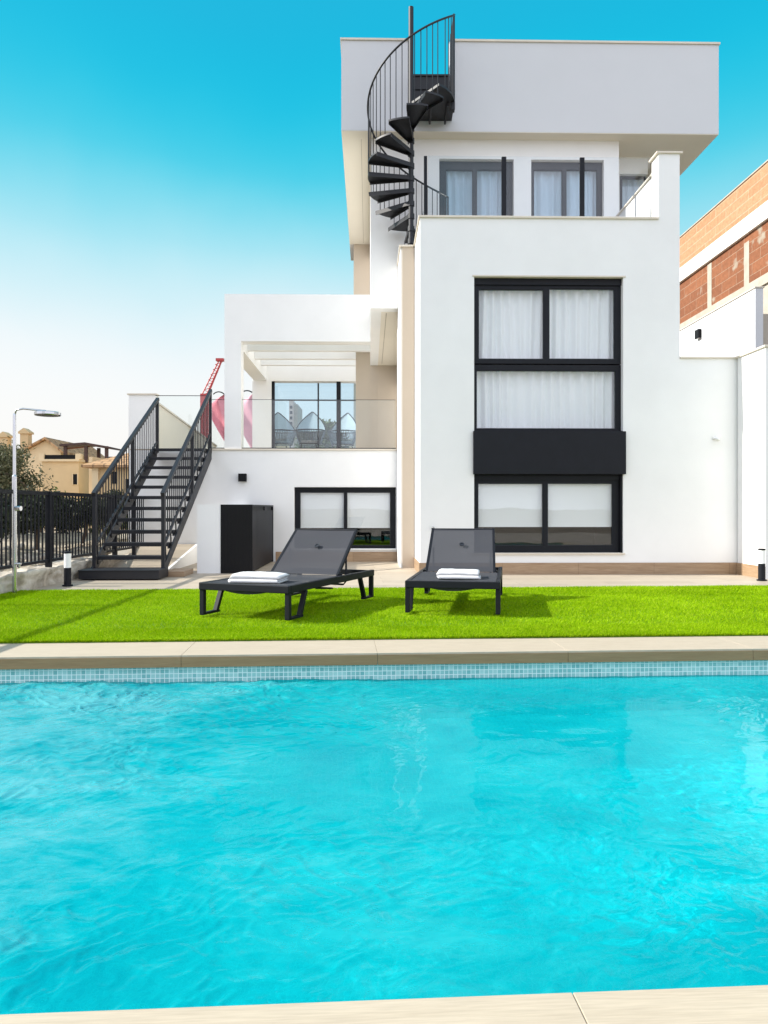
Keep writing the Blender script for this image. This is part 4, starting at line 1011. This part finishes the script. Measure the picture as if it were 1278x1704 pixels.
tree('olive_tree','smaller dry looking tree in front of the yellow gabled house','tree',-13.2,24,-.1,3.35,1.5,1.2,20000,.055,M['leaf_olive'],6,None,trunk=.12,nclump=45)
for i, (x,y,h_,r_, lb) in enumerate(((-6.3,11.2,1.28,.75,'dark shrub directly behind the fence at the left edge'),(-7.2,13.1,1.35,.85,'dark shrub behind the fence beside the shower pole'),(-7.0,15.2,1.30,.9,'dark shrub behind the fence at its thick post'),(-6.9,17.2,1.32,.9,'dark shrub behind the fence between the post and the staircase'),(-6.6,19.6,1.45,1.0,'dark shrub seen through the staircase balusters'),(-9.4,16,1.3,1.1,'dark shrub under the broad olive tree'))):
    tree('shrub',lb,'shrub',x,y,.08,h_,r_,.48,9000,.05,M['leaf_dark'],20+i,'dark shrubs behind the fence',trunk=.05,nclump=40,limbs=8)
for i, (x,y,h_,r_,lb) in enumerate(((-13.6,30,2.0,1.6,'green bush below the terrace of the yellow gabled house'),(-11.2,31,1.75,1.3,'green bush in front of the hip roofed yellow house'))):
    tree('bush',lb,'bush',x,y,-.2,h_,r_,.9,6000,.08,M['leaf_green'],40+i,'green bushes before the yellow houses',trunk=.06,nclump=30)

YD = 40.0
def yx(px,d=0): return (px-CX)/FPX*(YD+d)
def yz(py,d=0): return EYE+(CY-py)/FPX*(YD+d)
ya = thing('gabled_house', 'yellow house with gable, chimneys and black railed terrace behind the olive tree', 'house', G, yx(60), YD, -.8)
MB().box(yx(70),yx(131),YD,YD+6,-.8,yz(768)).build('wall', M['yellow_wall'], ya)
MB().box(yx(66),yx(133),YD-.12,YD+6.1,yz(768)+.001,yz(768)+.12).build('wall_cap', M['yellow_trim'], ya)
for px in (70,131): MB().box(yx(px)-.14,yx(px)+.14,YD-.1,YD+.18,yz(768)+.121,yz(755)).build('pier', M['yellow_trim'], ya)
MB().box(yx(70)+.141,yx(131)-.141,YD,YD+.05,yz(768)+.13,yz(757)).build('railing', M['black_panel'], ya)
gx0, gx1, gm = yx(40,2.5), yx(101,2.5), yx(78,2.5); zg0, zg1 = yz(752,2.5), yz(732,2.5)
MB().prism([(gx0,-.8),(gx1,-.8),(gx1,zg0),(gm,zg1),(gx0,zg0)],'y',YD+2.5,YD+9).build('gable_wall', M['yellow_trim'], ya)
rf = MB(); 
rf.prism([(gm,zg1+.02),(gx1+.25,zg0-.12),(gx1+.25,zg0-.0),(gm,zg1+.14)],'y',YD+2.2,YD+9.2).prism([(gm,zg1+.02),(gx0-.25,zg0-.12),(gx0-.25,zg0),(gm,zg1+.14)],'y',YD+2.2,YD+9.2)
rfo = rf.build('roof', M['roof_tile'], ya)
for px, pt in ((10,722),(44,716)):
    x_ = yx(px,3); z_ = EYE+(CY-pt)/FPX*(YD+3)
    MB().box(x_-.22,x_+.22,YD+2.7,YD+3.2,zg0-.6,z_-.22).box(x_-.30,x_+.30,YD+2.62,YD+3.28,z_-.22,z_-.12).prism([(x_-.3,z_-.119),(x_+.3,z_-.119),(x_,z_+.1)],'y',YD+2.62,YD+3.28).build('chimney', M['yellow_wall'], rfo)
MB().box(gx0-4,gx0,YD+2.5,YD+9,-.8,zg0-.3).build('side_wing', M['yellow_wall'], ya)
wn = MB().box(yx(122),yx(129),YD-.03,YD-.001,yz(806),yz(789)).build('window', M['black_panel'], ya)
MB().box(yx(120.5),yx(122)-.002,YD-.05,YD-.001,yz(807),yz(788)).box(yx(129)+.002,yx(130.3),YD-.05,YD-.001,yz(807),yz(788)).build('frame', M['yellow_trim'], wn)
ygo = thing('roof_pergola', 'dark brown timber pergola on the roof terrace of the yellow houses', 'pergola', G, yx(140,1.5), YD+1.5, yz(765))
MB().prism([(yx(104,1),yz(740,1)),(yx(146,1),yz(737,1)),(yx(188,1),yz(744.5,1)),(yx(188,1),yz(747.5,1)),(yx(146,1),yz(740.5,1)),(yx(104,1),yz(743.5,1))],'y',YD+.6,YD+2.2).build('roof', M['dark_wood'], ygo)
for px, y_ in ((112,YD+.7),(146,YD+.7),(180,YD+.7),(152,YD+2.0)): MB().box(yx(px,1)-.08,yx(px,1)+.08,y_,y_+.14,yz(768),yz(743,1)).build('post', M['dark_wood'], ygo)
MB().prism([(yx(112,1),yz(746,1)),(yx(150,1),yz(742,1)),(yx(150,1),yz(744,1)),(yx(112,1),yz(748,1))],'y',YD+.9,YD+.95).build('beam', M['brick_red'], ygo)
yb = thing('hip_roofed_house', 'low yellow house with tan tiled hip roof behind the staircase', 'house', G, yx(180), YD-4, -.8)
YB = YD-5; f2 = YB/YD
bx = lambda px: (px-CX)/FPX*YB
bz = lambda py: EYE+(CY-py)/FPX*YB
MB().box(bx(154),bx(236),YB,YB+6,-.8,bz(774)).build('wall', M['yellow_wall'], yb)
MB().box(bx(143),bx(154)-.001,YB+1.2,YB+6,-.8,bz(774)).build('wall', M['yellow_wall'], yb)
MB().box(bx(160)-.14,bx(160)+.14,YB-.14,YB-.001,-.8,bz(775)).build('pilaster', M['yellow_trim'], yb)
a_, b_, c_, d = bx(140), bx(245), YB-.35, YB+6.4; zr0, zr1 = bz(774), bz(738)
MB().add([(a_,c_,zr0),(b_,c_,zr0),(b_,d,zr0),(a_,d,zr0),(a_+1.9,YB+3,zr1),(b_-1,YB+3,zr1),(a_,c_,zr0-.12),(b_,c_,zr0-.12),(b_,d,zr0-.12),(a_,d,zr0-.12)],
    [(0,1,5,4),(1,2,5),(2,3,4,5),(3,0,4),(6,9,8,7),(0,6,7,1),(1,7,8,2),(2,8,9,3),(3,9,6,0)]).build('roof', M['roof_tile'], yb)
for px0,px1,p0,p1,y_ in ((146,150.5,789,816,YB+1.2),(187,195,785,805,YB),(209,216,797,822,YB)):
    w_ = MB().box(bx(px0),bx(px1),y_-.03,y_-.001,bz(p1),bz(p0)).build('window', M['black_panel'], yb)
    MB().box(bx(px0)-.06,bx(px0)-.002,y_-.05,y_-.001,bz(p1),bz(p0)).build('frame', M['yellow_trim'], w_)
MB().box(bx(136),bx(172),YB+3.2,YB+6,bz(775),bz(752)).build('dark_extension', M['frame_grey'], yb)
MB().box(bx(131),bx(137),YB+1.2,YB+6,-.8,bz(757)).build('party_wall', M['yellow_trim'], yb)

# white boundary wall beyond the stair head
VX = 17.2; bw = thing('boundary_wall', 'white boundary wall with square end pier and raked cap behind the stair head', 'wall', H, H.u(240,VX), VX, 0)
b0,b1_,_,zz1 = H.rect(214,657,259,700,VX)
MB().box(b0,b1_,VX,VX+.2,-.4,zz1).build('pier', M['render_white'], bw)
MB().box(b0-.03,b1_+.03,VX-.03,VX+.23,zz1+.001,zz1+.03).build('pier_cap', M['cap_stone'], bw)
zs0, zs1 = H.z(262,673,VX+.2), 2.95
MB().prism([(VX+.201,-.4),(24,-.4),(24,zs1),(VX+.201,zs0)],'x',b1_-.2,b1_-.001).build('raked_wall', M['render_cream'], bw)
MB().prism([(VX+.231,zs0+.001),(24,zs1+.001),(24,zs1+.04),(VX+.231,zs0+.04)],'x',b1_-.23,b1_+.03).build('raked_cap', M['cap_stone'], bw)

# flags, crane, far buildings seen across the terrace
def flag(px0, px1, ytop, ybot, D, mat, label, seed, polemat='black_panel'):
    fx = lambda p: (p-CX)/FPX*D; fz = lambda q: EYE+(CY-q)/FPX*D
    w_, x0 = fx(px1)-fx(px0), fx(px0)
    o = thing('feather_flag', label, 'flag', G, fx(px1), D, 0, 'pink feather flags beyond the terrace'); 
    poly = [(fx(px1),D,0),(fx(px1),D,fz(ybot)),(fx(px1)-.02,D,fz(ytop)-w_*.55)]+[(fx(px1)-w_*(.5-.5*math.cos(R(a))),D,fz(ytop)-w_*.55+w_*.55*math.sin(R(a))) for a in range(15,150,15)]
    MB().tube(poly,[.03]*3+[.018]*(len(poly)-3),8).build('pole', M[polemat], o, smooth=True)
    n_, k_ = 16, 10; zt = np.linspace(fz(ytop)-.02,fz(ybot),n_); X, T = np.meshgrid(np.linspace(0,1,k_), np.linspace(0,1,n_))
    wid = w_*np.minimum(1,np.sqrt(np.clip(T*5,0.02,1)))*np.clip((1-T)*1.7+.1,0.1,1)
    Xs = fx(px1)-.02-X*wid; Zs = fz(ytop)-.02-T*(fz(ytop)-fz(ybot)) - .1*X; Ys = D+.05*np.sin(X*5+T*6+seed)
    grid_mesh('cloth', Xs-fx(px1), Ys-D, Zs, M[mat], True, o)
flag(351,377,652,728,24,'flag_red','red feather flag left of the white pergola column',1)
flag(396,426,650,748,22,'flag_pink','pale pink feather flag seen between the pergola columns',2)
CD = 70; cxm = lambda p: (p-CX)/FPX*CD; czm = lambda q: EYE+(CY-q)/FPX*CD
cr_ = thing('tower_crane', 'red lattice crane boom far behind the stair head', 'crane', G, cxm(345), CD, 0)
b = MB(); p0, p1 = Vector((cxm(342),CD,czm(658))), Vector((cxm(368),CD,czm(599)))
for d_ in ((-.28,-.25,0),(.28,-.25,0),(0,.25,0)): b.tube([p0+Vector(d_),p1+Vector(d_)*.5],.06,5)
for k in range(14):
    q0, q1 = p0.lerp(p1,k/14), p0.lerp(p1,(k+1)/14); s_ = 1 if k % 2 else -1; b.tube([q0+Vector((.28*s_,-.25,0)),q1+Vector((-.28*s_,-.25,0))],.035,4)
b.build('boom', M['crane_red'], cr_)
MB().box(cxm(360),cxm(373),CD-.3,CD+.3,czm(601),czm(597)).build('boom_head', M['crane_red'], cr_)
MB().box(cxm(342)-.4,cxm(342)+.4,CD-.4,CD+.4,0,czm(656)).build('mast', M['crane_red'], cr_)
FD = 60; fx_ = lambda p: (p-CX)/FPX*FD; fz_ = lambda q: EYE+(CY-q)/FPX*FD
ft = thing('apartment_tower', 'slim pale tower seen far off through the terrace screen', 'building', G, fx_(486), FD, 0)
MB().box(fx_(481),fx_(488),FD,FD+4,-1,fz_(666)).build('wall', M['pale_tower'], ft)
MB().box(fx_(488)+.002,fx_(494),FD+.5,FD+4,-1,fz_(671)).build('stair_tower', M['concrete'], ft)
MB().box(fx_(483.5),fx_(484),FD+1,FD+1.05,fz_(666)+.001,fz_(662)).build('mast', M['frame_grey'], ft)
for k in range(7): MB().box(fx_(482.5),fx_(486.5),FD-.04,FD-.001,fz_(680+k*9),fz_(675+k*9)).build('window', M['frame_grey'], ft)
f3 = thing('apartment_block', 'long low beige building across the road behind the rope chairs', 'building', G, fx_(540), FD+12, 0)
MB().box(fx_(430)*1.2,fx_(640)*1.2,FD+12,FD+20,-1,fz_(722)*1.1).build('wall', M['yellow_trim'], f3)
for k in range(9): MB().box(fx_(450+k*20)*1.2,fx_(457+k*20)*1.2,FD+11.96,FD+11.999,fz_(742)*1.05,fz_(732)*1.05).build('window', M['frame_grey'], f3)
tree('street_tree','leafy green tree seen between the chairs behind the terrace screen','tree',(541-CX)/FPX*34,34,0,EYE+(CY-692)/FPX*34,1.1,1.4,9000,.11,M['leaf_green'],77,None,trunk=.12,nclump=45)
for o in bpy.data.objects:
    if '_o' in o.keys(): del o['_o']
